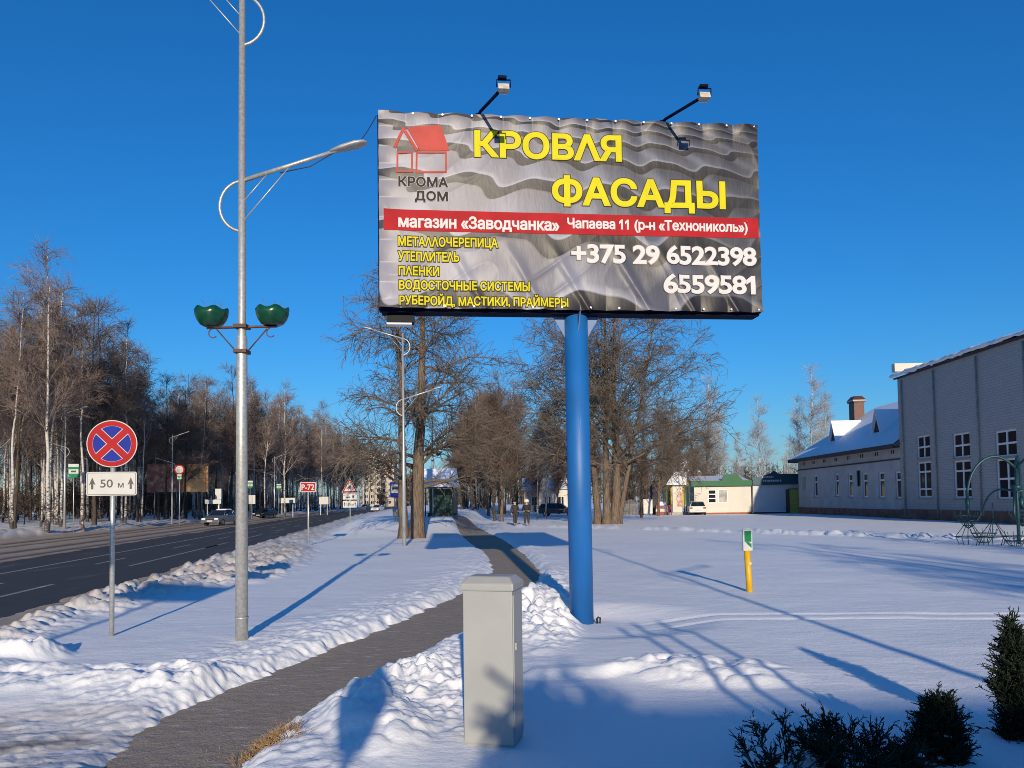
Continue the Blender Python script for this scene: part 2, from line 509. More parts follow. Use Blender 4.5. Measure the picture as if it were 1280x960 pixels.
    zs = -0.15 + 0.09 * smooth(0, 0.5, qr) + 0.16 * smooth(1.0, 2.0, qr) + 0.02 * fbm(x * 3, y * 3, 3, 19)
    k = smooth(w - 0.2, w + 1.2, qr)
    z = np.where(q < 8, zs * (1 - k) + z * k + bz * (0.10 + 0.15 * b1 + 0.07 * b2 + 0.08 * fbm(x * 1.3, y * 1.3, 3, 141)), z)
    dirt = np.maximum(dirt, np.where(q < 8, (1 - smooth(1.1, 1.9, qr)) + 0.74 * (1 - smooth(w - 0.4, w + 0.8, qr)) * (0.55 + 0.5 * b1), 0))
    # --- beyond the asphalt: brown slush with wheel tracks, a bank, the wood's floor
    qf = x - wood_edge(y)
    far = smooth(0.0, 0.5, -ROAD_W - qr)
    slush = -0.15 + 0.08 * far + 0.02 * fbm(x * 0.9, y * 0.9, 3, 151)
    trk = np.zeros_like(z)
    for qq, ww in ((-13.6, 0.45), (-11.9, 0.3), (-9.5, 0.45), (-7.7, 0.35)):
        trk = np.maximum(trk, np.exp(-((q - qq) / ww) ** 2))
    slush = slush - 0.03 * trk
    fb = smooth(1.6, 0.2, qf + 0.3 * fbm(x * 0.5, y * 0.5, 2, 152)) if False else 1 - smooth(0.2, 1.8, qf + 0.6 * fbm(x * 0.4, y * 0.4, 2, 152))
    crest = smooth(-2.4, -0.6, qf) * fb
    floor_ = 0.18 + 0.12 * fbm(x * 0.2, y * 0.2, 3, 153)
    zl = slush * (1 - fb) + floor_ * fb + crest * (0.12 + 0.15 * clods(x, y, 0.9, 161, 0.8))
    L = q < -0.05
    z = np.where(L, zl, z)
    dirt = np.where(L, np.maximum((1 - fb) * 1.0, crest * 0.55), np.clip(dirt, 0, 1))
    wet = np.where(L, np.maximum(trk * (1 - fb) * far, 1 - far) * 0.9, wet)
    return z, np.clip(dirt, 0, 1), np.clip(wet, 0, 1)
def hz(x, y):
    return float(ground_fields(np.array([float(x)]), np.array([float(y)]))[0][0])

def build_ground():
    t = np.r_[-40, -20, -10, -6, -4, -3, -2.2, -1.7, -1.4, -1.2, -1.05, -0.95, np.linspace(-0.88, 0.78, 760), 0.86, 0.95, 1.05, 1.2, 1.4, 1.7, 2.2, 3, 4, 6, 10, 20, 40]
    ys = [4.3]
    while ys[-1] < 130: ys.append(ys[-1] + max(0.026, ys[-1] ** 2 / 1776 * 0.62))
    ys += [140, 155, 175, 200, 240, 300, 400, 600, 1000, 2000, 5000]
    back = [-160, -100, -60, -40, -28, -20, -14, -9, -5, -2, 0, 1.5, 2.6, 3.3, 3.8, 4.1]
    ys = np.array(back + ys)
    wv = np.where(ys > 4.3, ys, 4.3)
    X = np.clip(t[None, :] * wv[:, None], -4000, 4000); Y = np.repeat(ys[:, None], len(t), 1)
    Z, D, Wt = ground_fields(X, Y)
    grid_mesh('snow_ground', X, Y, Z, snow_material(), {'dirt': D, 'wet': Wt})['kind'] = 'structure'

def snow_material():
    m, n = new_mat('snow', 0.55)
    o = n.obj()
    dirt, wet = n.attr('dirt'), n.attr('wet')
    f = n.noise(o, 1.1, 4); f2 = n.noise(o, 9.0, 5, 0.6)
    clean = n.mix(n.noise(o, 0.35, 3), (0.80, 0.81, 0.83), (0.87, 0.875, 0.885))
    beige = n.mix(f2, (0.27, 0.195, 0.135), (0.54, 0.435, 0.33))
    mud = n.mix(f2, (0.05, 0.04, 0.032), (0.13, 0.10, 0.08))
    d = n.math('MULTIPLY', dirt, n.math('ADD', 0.7, n.math('MULTIPLY', f, 0.6)), clamp=True)
    c = n.mix(d, clean, beige)
    c = n.mix(n.math('MULTIPLY', wet, n.math('ADD', 0.55, f2), clamp=True), c, mud)
    n.put(n.b.inputs['Base Color'], c)
    n.b.inputs['Specular IOR Level'].default_value = 0.25
    h = n.math('ADD', n.math('MULTIPLY', n.noise(o, 24, 5, 0.65), 0.6), n.math('MULTIPLY', n.noise(n.mapping(o, (1.0, 2.2, 1.0)), 3.0, 5, 0.55), 1.0))
    n.bump(h, 0.24, 0.05)
    return m
build_ground()

def asphalt(name, c1, c2, frost, fscale, stretch=(1, 1, 1), bumpd=0.012):
    m, n = new_mat(name, 0.75)
    o = n.obj()
    f = n.noise(o, 1.4, 5, 0.6); g = n.noise(o, 60, 3)
    c = n.mix(n.math('ADD', n.math('MULTIPLY', f, 0.7), n.math('MULTIPLY', g, 0.3)), c1, c2)
    w = n.noise(n.mapping(o, stretch), fscale, 5, 0.62)
    k = n.math('MULTIPLY', n.math('SUBTRACT', w, 0.585), 8.0, clamp=True)
    n.put(n.b.inputs['Base Color'], n.mix(n.math('MULTIPLY', k, frost), c, (0.62, 0.62, 0.64)))
    n.bump(n.math('ADD', n.math('MULTIPLY', g, 0.6), n.math('MULTIPLY', n.noise(n.mapping(o, (1, 1.3, 1)), 6, 5), 0.9)), 0.6, bumpd)
    n.b.inputs['Specular IOR Level'].default_value = 0.3
    return m
M['path'] = asphalt('trodden grey asphalt', (0.26, 0.205, 0.155), (0.37, 0.305, 0.235), 0.75, 4.0, (0.8, 3.4, 1), 0.03)
M['road'] = asphalt('dark wet asphalt', (0.036, 0.034, 0.036), (0.070, 0.066, 0.064), 0.12, 1.2, (1, 0.15, 1))
M['roadline'] = asphalt('worn road paint', (0.12, 0.12, 0.12), (0.42, 0.42, 0.42), 0.5, 2.0)

# footpath sheet
ss = np.linspace(-0.12, 1.12, 9)
PXm = PATH_L[:, None, 0] * (1 - ss) + PATH_R[:, None, 0] * ss
PYm = PATH_L[:, None, 1] * (1 - ss) + PATH_R[:, None, 1] * ss
grid_mesh('footpath', PXm[::-1], PYm[::-1], 0.006 + 0.006 * fbm(PXm[::-1] * 1.5, PYm[::-1] * 1.5, 2, 7) + rise(PXm[::-1], PYm[::-1]), M['path'])['kind'] = 'structure'
# carriageway and its painted lines
def lane(name, q0, q1, y0, y1, z, m, n=None):
    n = n or max(2, int((y1 - y0) / 4))
    ys = np.linspace(y0, y1, n)
    qs = np.linspace(q0, q1, 2)
    X = road_edge(ys)[:, None] + qs[None, :] / 0.988; Y = np.repeat(ys[:, None], 2, 1)
    o = grid_mesh(name, X, Y, np.full_like(X, z), m)
    o['kind'] = 'structure'
    return o
lane('road', -ROAD_W - 0.6, 0.6, -60, 420, ROAD_Z, M['road'])
vs_, fs_ = [], []
def dash(q, w, y0, y1):
    n = max(2, int((y1 - y0) / 5) + 1)
    for a, b in zip(np.linspace(y0, y1, n)[:-1], np.linspace(y0, y1, n)[1:]):
        k = len(vs_)
        for yy, qq in ((a, q - w / 2), (a, q + w / 2), (b, q + w / 2), (b, q - w / 2)):
            vs_.append((float(road_edge(yy)) + qq / 0.988, yy, ROAD_Z + 0.004))
        fs_.append((k, k + 1, k + 2, k + 3))
dash(-4.5, 0.16, 16, 110)
for k in range(12): dash(-3.0, 0.12, 17.0 + k * 9, 20.0 + k * 9)
for k in range(9): dash(-1.5, 0.14, 15.0 + k * 10, 19.5 + k * 10 + (8 if k == 1 else 0))
me = bpy.data.meshes.new('road_marking'); me.from_pydata(vs_, [], fs_); me.materials.append(M['roadline'])
ml = bpy.data.objects.new('road_marking', me); COL.objects.link(ml); ml['kind'] = 'structure'

# ------------------------------------------------------------------ trees
def paths(rng, start, direc, length, n, grav, wob):
    """(N,n,3) curved paths; grav > 0 bends up, < 0 droops"""
    N = len(start)
    pts = np.empty((N, n, 3)); pts[:, 0] = start
    d = direc.copy(); step = (length / (n - 1))[:, None]
    grav = np.broadcast_to(np.asarray(grav, float), (N,))
    for k in range(1, n):
        pts[:, k] = pts[:, k - 1] + d * step
        d = d + rng.normal(0, wob, (N, 3)); d[:, 2] += grav
        d /= np.linalg.norm(d, axis=1)[:, None]
    return pts
def sprout(rng, par, prad, count, t0, t1, ang, length, n, grav, wob, ratio, tip, tpow=1.0, flat=0.0):
    """children of the polylines par (N,P,3) with radii prad (N,P); length(rng, plen, t) gives metres"""
    N, Pn, _ = par.shape
    plen = np.linalg.norm(np.diff(par, axis=1), axis=2).sum(1)
    pi = rng.choice(N, count, p=plen / plen.sum())
    t = t0 + (t1 - t0) * rng.random(count) ** tpow
    f = t * (Pn - 1); i = np.minimum(f.astype(int), Pn - 2); w = (f - i)[:, None]
    a, b = par[pi, i], par[pi, i + 1]
    start = a + (b - a) * w
    tan = b - a; tan /= np.linalg.norm(tan, axis=1)[:, None]
    r = prad[pi, i] * (1 - w[:, 0]) + prad[pi, i + 1] * w[:, 0]
    rnd = rng.normal(0, 1, (count, 3)); rnd[:, 2] *= (1 - flat)
    per = rnd - tan * (rnd * tan).sum(1)[:, None]; per /= np.linalg.norm(per, axis=1)[:, None]
    an = np.radians(rng.uniform(ang[0], ang[1], count))[:, None]
    d = tan * np.cos(an) + per * np.sin(an)
    L = length(rng, plen[pi], t)
    pts = paths(rng, start, d, L, n, grav, wob)
    r0 = np.maximum(r * ratio, tip * 1.3)
    rad = r0[:, None] + (tip - r0)[:, None] * (np.linspace(0, 1, n)[None, :] ** 0.8)
    return pts, rad
def tubes_mesh(name, groups, m, parent=None):
    """groups: list of (pts (N,P,3), rad (N,P), sides, material index) -> ONE mesh"""
    V, Q, MI = [], [], []; off = 0
    for pts, rad, S, mi in groups:
        N, Pn, _ = pts.shape
        tan = np.gradient(pts, axis=1); tan /= np.maximum(np.linalg.norm(tan, axis=2), 1e-9)[..., None]
        mt = tan.mean(1); ref = np.where(np.abs(mt[:, 2:3]) < 0.8, np.array([[0, 0, 1.0]]), np.array([[1.0, 0, 0]]))
        a = np.cross(tan, ref[:, None, :]); a /= np.maximum(np.linalg.norm(a, axis=2), 1e-9)[..., None]
        b = np.cross(tan, a)
        g = 2 * np.pi * np.arange(S) / S
        ring = pts[:, :, None, :] + (a[:, :, None, :] * np.cos(g)[None, None, :, None] + b[:, :, None, :] * np.sin(g)[None, None, :, None]) * rad[:, :, None, None]
        V.append(ring.reshape(-1, 3))
        base = off + (np.arange(N) * Pn * S)[:, None, None]
        ii = (np.arange(Pn - 1) * S)[None, :, None]; kk = np.arange(S)[None, None, :]; k2 = (kk + 1) % S
        q = np.stack([base + ii + kk, base + ii + S + kk, base + ii + S + k2, base + ii + k2], -1).reshape(-1, 4)
        Q.append(q); MI.append(np.full(len(q), mi)); off += N * Pn * S
    me = bpy.data.meshes.new(name)
    fast_mesh(me, np.concatenate(V).astype(np.float32), np.concatenate(Q))
    for mm in (m if isinstance(m, (list, tuple)) else [m]): me.materials.append(mm)
    me.polygons.foreach_set('material_index', np.concatenate(MI).astype(np.int32))
    me.polygons.foreach_set('use_smooth', np.ones(len(me.polygons), bool))
    me.update()
    o = bpy.data.objects.new(name, me); COL.objects.link(o)
    if parent: o.parent = parent
    return o
def stem(rng, base, top, n, r0, r1, wob, pw=0.8):
    t = np.linspace(0, 1, n)
    p = np.array(base)[None] + (np.array(top) - np.array(base))[None] * t[:, None]
    w = np.cumsum(rng.normal(0, wob, (n, 2)), 0); p[1:, :2] += (w - w[0])[1:]
    r = r0 + (r1 - r0) * t ** pw
    r[0] *= 1.35
    return p[None], r[None]

def birch(seed, H=20.0, limbs=34, subs=230, twigs=1500, r0=0.15, crown=(0.32, 0.98), spread=1.0, droop=-0.10, mats=('birch_bark', 'twig_red'), limb_mat=None, upright=(28, 58), twig_r=0.011, lean=0.0):
    """one bare tree: (trunk object, crown object) under a new Empty"""
    rng = np.random.default_rng(seed)
    root = empty('birch_tree', (0, 0, 0))
    tp, tr = stem(rng, (0, 0, -0.4), (lean + rng.normal(0, 0.3), rng.normal(0, 0.3), H), 15, r0, 0.025, 0.07)
    Lf = lambda rg, pl, t: spread * H * 0.23 * (1.15 - t) * rg.uniform(0.6, 1.25, len(t)) + 0.5
    lp, lr = sprout(rng, tp, tr, limbs, crown[0], crown[1], upright, Lf, 8, 0.03, 0.10, 0.42, 0.012)
    sp_, sr = sprout(rng, lp, lr, subs, 0.15, 0.98, (22, 55), lambda rg, pl, t: (0.30 + 0.3 * (1 - t)) * pl * rg.uniform(0.5, 1.2, len(t)) + 0.25, 6, 0.0, 0.12, 0.6, 0.009)
    allp, allr = np.concatenate([sp_[:, ::1]], 0), sr
    tw, twr = sprout(rng, allp, allr, twigs, 0.1, 1.0, (15, 55), lambda rg, pl, t: rg.uniform(0.35, 1.15, len(t)) * (0.6 + 0.02 * H), 5, droop, 0.12, 0.7, twig_r * 0.75)
    twr = np.maximum(twr, twig_r)
    tx, txr = sprout(rng, lp, lr, twigs // 3, 0.3, 1.0, (20, 60), lambda rg, pl, t: rg.uniform(0.4, 1.3, len(t)), 5, droop, 0.12, 0.5, twig_r * 0.8)
    tubes_mesh('trunk', [(tp, tr, 9, 0)], M[mats[0]], root)
    tubes_mesh('crown', [(lp, lr, 5, 1), (sp_, sr, 4, 0), (tw, twr, 3, 0), (tx, txr, 3, 0)], [M[mats[1]], M[limb_mat or mats[0]]], root)
    return root
def place(root, x, y, rz, s, label, group=None, z=None, cat='tree', name=None):
    root.location = (x, y, (hz(x, y) - 0.1) if z is None else z)
    root.rotation_euler = (0, 0, rz); root.scale = (s, s, s)
    return tag(root, label, cat, group)

def linden(seed, H, stems, spread, limbs, subs, twigs, fine, r0, droop=-0.10, mats=('linden_bark', 'twig_dark'), twig_r=0.010, low=0.16, up_=(45, 85), grav=-0.035):
    """old linden of several stems, limbs arching out and down"""
    rng = np.random.default_rng(seed)
    root = empty('linden_tree', (0, 0, 0))
    T = [stem(rng, (bx, by, -0.4), (tx, ty, H * hh), 14, r0 * rr, 0.04, 0.06) for bx, by, tx, ty, hh, rr in stems]
    tp = np.concatenate([a for a, b in T]); tr = np.concatenate([b for a, b in T])
    Lf = lambda rg, pl, t: spread * (1.15 - 0.75 * t) * rg.uniform(0.65, 1.2, len(t))
    lp, lr = sprout(rng, tp, tr, limbs, low, 0.97, up_, Lf, 10, grav, 0.10, 0.34, 0.018, flat=0.3)
    sp_, sr = sprout(rng, lp, lr, subs, 0.2, 0.98, (25, 65), lambda rg, pl, t: (0.2 + 0.35 * (1 - t)) * pl * rg.uniform(0.5, 1.2, len(t)) + 0.35, 7, -0.03, 0.13, 0.55, 0.011)
    tw, twr = sprout(rng, sp_, sr, twigs, 0.1, 1.0, (25, 65), lambda rg, pl, t: rg.uniform(0.35, 1.1, len(t)), 5, droop, 0.14, 0.6, twig_r * 0.85)
    fn, fnr = sprout(rng, tw, twr, fine, 0.1, 1.0, (25, 60), lambda rg, pl, t: rg.uniform(0.15, 0.5, len(t)), 4, droop, 0.12, 0.8, twig_r * 0.7)
    ex, exr = sprout(rng, lp, lr, twigs // 3, 0.15, 1.0, (30, 75), lambda rg, pl, t: rg.uniform(0.4, 1.3, len(t)), 5, droop, 0.14, 0.4, twig_r * 0.9)
    tubes_mesh('trunk', [(tp, tr, 12, 0)], M[mats[0]], root)
    tubes_mesh('crown', [(lp, lr, 6, 1), (sp_, sr, 4, 0), (tw, twr, 3, 0), (fn, fnr, 3, 0), (ex, exr, 3, 0)], [M[mats[1]], M[mats[0]]], root)
    return root

# big lindens near the billboard
g = G(517, 675)
t = linden(11, 15.5, [(0.12, 0, 0.3, 0.2, 1.0, 1.0), (-0.55, 0.3, -0.9, 0.6, 0.92, 0.7)], 4.6, 62, 420, 3000, 4500, 0.40, -0.12, mats=('linden_bark', 'twig_dark'))
place(t, g.x, g.y, 0, 1.0, 'old twin-trunked linden behind the lamp post, its bare limbs drooping left of the blue pole')
g = G(762, 657)
t = linden(12, 17.5, [(0.35, 0, 0.7, 0.2, 1.0, 0.95), (-0.25, -0.1, -0.1, 0.3, 0.97, 0.8), (-0.75, 0.3, -2.0, 0.5, 0.95, 0.75), (-1.3, 0.5, -2.8, 0.5, 0.85, 0.55), (0.7, 0.3, 3.6, 0.8, 0.86, 0.55)], 8.8, 150, 1300, 7600, 12000, 0.40, -0.05, twig_r=0.011, up_=(38, 82), grav=-0.003, low=0.24)
place(t, g.x, g.y, 0, 1.0, 'broad many-stemmed linden with a dense bare crown right of the blue pole')

# the birch wood across the road
wood = [birch(21, 20, 36, 240, 1500), birch(22, 19, 30, 210, 1400, r0=0.13, crown=(0.42, 0.98), limb_mat='twig_red'), birch(23, 21, 40, 260, 1600, r0=0.17, crown=(0.34, 0.98), limb_mat='twig_red'),
        birch(24, 18, 34, 240, 1500, r0=0.16, crown=(0.35, 0.98), mats=('dark_bark', 'twig')), birch(25, 20, 40, 260, 1700, r0=0.18, crown=(0.28, 0.98), mats=('dark_bark', 'twig')),
        birch(26, 19, 30, 200, 1300, r0=0.11, crown=(0.45, 0.98), upright=(20, 40), limb_mat='birch_bark')]
used = [False] * len(wood)
def wood_tree(kind, x, y, rz, s, label, group):
    o = wood[kind] if not used[kind] else copy_tree(wood[kind])
    used[kind] = True
    return place(o, x, y, rz, s, label, group)
rg = random.Random(7)
def px_of(x, y):
    d = _M.transposed() @ (Vector((x, y, 1.0)) - Vector((0, 0, CAM_H)))
    return 640 + F_PX * d.x / -d.z
def height_at(u): return float(np.interp(u, [0, 60, 150, 185, 240, 300, 400, 460], [19, 20.5, 19.0, 17.2, 18.5, 19.5, 20.5, 17.5]))
spots = []
def try_spot(x, y, gap):
    for a, b in spots:
        if (a - x) ** 2 + (b - y) ** 2 < gap * gap: return False
    spots.append((x, y)); return True
L_BIRCH = 'bare birch among many in the dense brown wood across the road'
L_DARK = 'bare dark-barked tree among birches in the dense wood across the road'
n_ind = 0
# named trees at the edge
for u, d, kind, h, lab in ((58, 52.5, 2, 19, 'stout spotted birch standing out in front of the wood beside the left lamp'), (18, 55, 4, 17, 'dark trunk at the front of the wood at the photo\'s left edge'),
                           (105, 57, 1, 18, 'slim pale birch just behind the no stopping sign'), (356, 112, 0, 19.5, 'tall white birch with arching pale limbs above the route sign'), (331, 106, 5, 18, 'white birch leaning right behind the near lamp post'), (403, 150, 2, 21, 'white birch with long pale limbs behind the white board')):
    p = P(u, 640, d); spots.append((p.x, d))
    wood_tree(kind, p.x, d, rg.uniform(0, 6.28), h / 20, lab, None); n_ind += 1
tries = 0
while n_ind < 262 and tries < 30000:
    tries += 1
    y = 44 + 240 * rg.random() ** 1.7
    off = 1.5 + 34 * rg.random() ** 1.5
    x = float(wood_edge(y)) - off
    u = px_of(x, y)
    if not (-70 < u < 462): continue
    if not try_spot(x, y, 1.7 + 0.010 * y + 0.02 * off): continue
    k = rg.choice((0, 1, 2, 3, 4, 5, 0, 5, 1, 0))
    s = height_at(u) / 20 * rg.uniform(0.82, 1.06) * (1 + off * 0.004)
    if u > 380: s *= 1 + (u - 380) * 0.004
    wood_tree(k, x, y, rg.uniform(0, 6.28), s, L_DARK if k in (3, 4) else L_BIRCH, 'dark trees of the wood across the road' if k in (3, 4) else 'birches of the wood across the road')
    n_ind += 1

def mass(name, pts, seed, H, label, mats=('dark_bark', 'twig'), n_tw=260, r0=0.15, twig_r=0.02, low=0.25):
    """far-off wood that reads as one mass: many simple bare trees in one mesh"""
    rng = np.random.default_rng(seed)
    T, TR = [], []
    for x, y, s in pts:
        z0 = hz(x, y) - 0.3
        p, r = stem(rng, (x, y, z0), (x + rng.normal(0, 0.4), y, z0 + H * s), 8, r0, 0.03, 0.08)
        T.append(p); TR.append(r)
    T, TR = np.concatenate(T), np.concatenate(TR); N = len(T)
    lp, lr = sprout(rng, T, TR, N * 14, low, 0.98, (25, 60), lambda rg_, pl, t: 3.4 * (1.2 - t) * rg_.uniform(0.6, 1.2, len(t)), 5, 0.03, 0.12, 0.4, twig_r)
    tw, twr = sprout(rng, lp, lr, N * n_tw, 0.15, 1.0, (20, 65), lambda rg_, pl, t: rg_.uniform(0.5, 1.7, len(t)), 4, -0.03, 0.15, 0.6, twig_r)
    o = tubes_mesh(name, [(T, TR, 6, 0), (lp, lr, 4, 1), (tw, np.maximum(twr, twig_r), 3, 1)], [M[mats[0]], M[mats[1]]])
    return tag(o, label, None, None, 'stuff')
pts = []
while len(pts) < 230:
    y = 50 + 260 * rg.random() ** 1.4; off = 30 + 45 * rg.random()
    x = float(wood_edge(y)) - off
    if -60 < px_of(x, y) < 455: pts.append((x, y, height_at(px_of(x, y)) / 20 * rg.uniform(0.8, 1.0)))
mass('deep_woods', pts, 31, 20, 'depth of the bare brown wood beyond the road', n_tw=190)

pts = []
while len(pts) < 420:
    y = 46 + 260 * rg.random() ** 1.4; off = 14 + 55 * rg.random() ** 0.8
    x = float(wood_edge(y)) - off
    if -60 < px_of(x, y) < 470: pts.append((x, y, rg.uniform(0.6, 1.3)))
mass('woodland_undergrowth', pts, 33, 4.6, 'brown undergrowth between the trunks of the wood across the road', mats=('dark_bark', 'twig_far'), n_tw=120, r0=0.05, twig_r=0.02, low=0.02)

# trees around the far end of the sidewalk
mid = [birch(41, 15, 44, 330, 2600, r0=0.20, crown=(0.16, 0.97), spread=1.15, mats=('linden_bark', 'twig'), upright=(15, 42), droop=0.02, twig_r=0.011),
       birch(42, 14, 40, 300, 2400, r0=0.17, crown=(0.18, 0.97), spread=1.0, mats=('dark_bark', 'twig'), upright=(14, 40), droop=0.02, twig_r=0.011),
       birch(43, 15, 30, 200, 1300, r0=0.12, crown=(0.35, 0.98), mats=('birch_bark', 'twig_red'))]
mused = [False] * 3
def mid_tree(kind, u, d, s, label, group=None):
    p = P(u, 640, d); spots.append((p.x, d))
    o = mid[kind] if not mused[kind] else copy_tree(mid[kind]); mused[kind] = True
    o.name = ('linden_tree', 'bare_tree', 'birch_tree')[kind]
    return place(o, p.x, d, rg.uniform(0, 6.28), s, label, group)
mid_tree(0, 628, 64, 0.82, 'pale forked linden left of the two walking people')
mid_tree(1, 619, 66, 0.78, 'dark-trunked tree in the shade just left of the forked linden')
mid_tree(2, 671, 70, 0.62, 'slim birch with a black foot right behind the two people')
mid_tree(2, 681, 72, 0.70, 'spotted birch nearest to the blue pole on its left')
for k in range(34):
    u = rg.uniform(572, 648); d = rg.uniform(78, 150)
    mid_tree((0, 1, 2, 1)[k % 4], u, d, rg.uniform(0.85, 1.05) * (0.62 + d / 240) * float(np.interp(u, [572, 590, 620, 650], [0.82, 0.95, 1.05, 1.1])), ('bare reddish tree in the grove behind the bus shelter', 'bare dark tree in the grove behind the bus shelter', 'thin birch in the grove behind the bus shelter')[(0, 1, 2, 1)[k % 4]], 'trees of the grove behind the bus shelter')
for k in range(9):
    mid_tree((2, 1)[k % 2], rg.uniform(652, 700), rg.uniform(95, 150), rg.uniform(0.7, 0.9), ('slender birch before the white house left of the blue pole', 'brown tree before the white house left of the blue pole')[k % 2], 'trees before the white house')
for k, (u, d, kind, s) in enumerate(((802, 72, 1, 0.74), (822, 78, 0, 0.78), (846, 84, 0, 0.72), (868, 98, 1, 0.86), (838, 94, 1, 0.95), (882, 106, 0, 0.82), (786, 90, 0, 0.8), (744, 84, 1, 0.85), (730, 92, 0, 0.9), (775, 110, 1, 0.95), (712, 100, 0, 0.9))):
    mid_tree(kind, u, d, s, 'brown bare tree in the thicket behind the big linden', 'trees of the thicket behind the big linden')
# pale birches behind the kiosks and the long building
pale = [birch(51, 17, 34, 240, 1500, r0=0.16, crown=(0.22, 0.99), spread=1.0, mats=('birch_bark', 'twig_pale'), droop=-0.12, upright=(22, 45), twig_r=0.010),
        birch(52, 16, 28, 200, 1300, r0=0.13, crown=(0.3, 0.99), spread=0.9, mats=('birch_bark', 'twig_pale'), droop=-0.14, upright=(18, 40), twig_r=0.010)]
pused = [False, False]
for u, d, kind, s, lab in ((886, 112, 0, 1.12, 'white-stemmed birch with a pale crown behind the green kiosk roof'), (902, 118, 1, 0.95, 'leaning birch close to the tall one behind the green kiosk'), (950, 122, 0, 1.02, 'slim frosted birch behind the dark blue kiosk'), (986, 118, 1, 0.62, 'small pale birch touching the far corner of the long building'),
                           (1016, 135, 0, 1.42, 'tall frosted birch behind the snowy roof'), (1001, 140, 1, 1.25, 'frosted birch left of the tallest one behind the snowy roof'), (1035, 142, 1, 1.3, 'frosted birch next to the brick chimney'), (925, 150, 1, 0.9, 'faint pale birch between the two kiosks')):
    p = P(u, 640, d)
    o = pale[kind] if not pused[kind] else copy_tree(pale[kind]); pused[kind] = True
    place(o, p.x, d, rg.uniform(0, 6.28), s, lab)
pts = []
for k in range(520):
    u, d = rg.uniform(425, 1130), rg.uniform(330, 480)
    p = P(u, 640, d)
    pts.append((p.x, d, rg.uniform(0.8, 1.1)))
mass('far_woods', pts, 32, 20, 'low brown band of distant wood on the horizon behind the kiosks', mats=('dark_bark', 'twig_far'), n_tw=110, r0=0.3, twig_r=0.06, low=0.04)

# ------------------------------------------------------------------ the advertising billboard
BL, BR_ = P(472, 392, 11.35), P(955, 392, 11.97)
bz = (BL.z + BR_.z) / 2 + 0.05
b_ang = math.atan2(BR_.y - BL.y, BR_.x - BL.x)
BW, BH = 6.0, 3.03
b_mid = (BL + BR_) / 2
board = empty('billboard', (b_mid.x, b_mid.y, 0), b_ang, 'large roadside billboard with grey roofing banner on a thick blue pole', 'billboard')
bd = board.matrix_basis.copy()
bd = Matrix.Translation((b_mid.x, b_mid.y, 0)) @ Matrix.Rotation(b_ang, 4, 'Z')
bi = bd.inverted()
def on_board(u, v):
    """x, z on the board's front that the photo shows at a pixel"""
    o = bi @ Vector((0, 0, CAM_H)); d = bi.to_3x3() @ ray(u, v)
    p = o + d * (-o.y / d.y)
    return p.x, p.z - bz

def wrinkle(x, z):
    """folds of the banner towards the viewer; x -3..3, z 0..3"""
    x = np.asarray(x, float); z = np.asarray(z, float)
    e = np.zeros_like(x)
    ph = 2 * np.pi * x / 0.46
    e += 0.060 * np.exp(-(BH - z) / 0.16) * np.abs(np.cos(ph / 2 + 0.4 * np.sin(1.7 * x)))
    e += 0.036 * np.exp(-z / 0.22) * np.abs(np.cos(ph / 2 + 1.0 + 0.5 * np.sin(2.3 * x)))
    e += 0.055 * np.exp(-(x + 3) / 0.12) * np.abs(np.cos(np.pi * z / 0.30 + 0.6 * np.sin(3 * z)))
    e += 0.014 * np.exp(-(3 - x) / 0.12) * np.abs(np.cos(np.pi * z / 0.42))
    for k, (an, w, amp, sd) in enumerate(((62, 0.5, 0.030, 1), (118, 0.7, 0.022, 2), (35, 0.3, 0.016, 3))):
        a = R(an); s = x * math.sin(a) - z * math.cos(a); t = x * math.cos(a) + z * math.sin(a)
        n = vnoise(s / w + 0.35 * vnoise(t * 0.7, s * 0.5, sd + 40), t / (w * 4.5), sd + 200)
        ridge = 1 - np.abs(2 * n - 1)
        mask = smooth(0.25, 0.75, vnoise(x * 0.6, z * 0.8, sd + 300)) * (0.35 + 0.65 * smooth(2.4, 0.4, z) if False else 0.35 + 0.65 * (1 - smooth(0.4, 2.4, z)))
        e += amp * ridge ** 3 * mask
    # pulled folds fanning up from the lower right edge
    for (cx, sp, amp) in ((0.2, 0.20, 0.03), (1.15, 0.22, 0.035), (1.9, 0.2, 0.03), (2.6, 0.16, 0.025), (-1.4, 0.2, 0.02), (-0.5, 0.16, 0.02)):
        s = (x - cx + 0.55 * z)
        e += amp * np.exp(-(s / (0.05 + 0.05 * z)) ** 2) * (1 - smooth(0.4, 1.3, z))
    return e

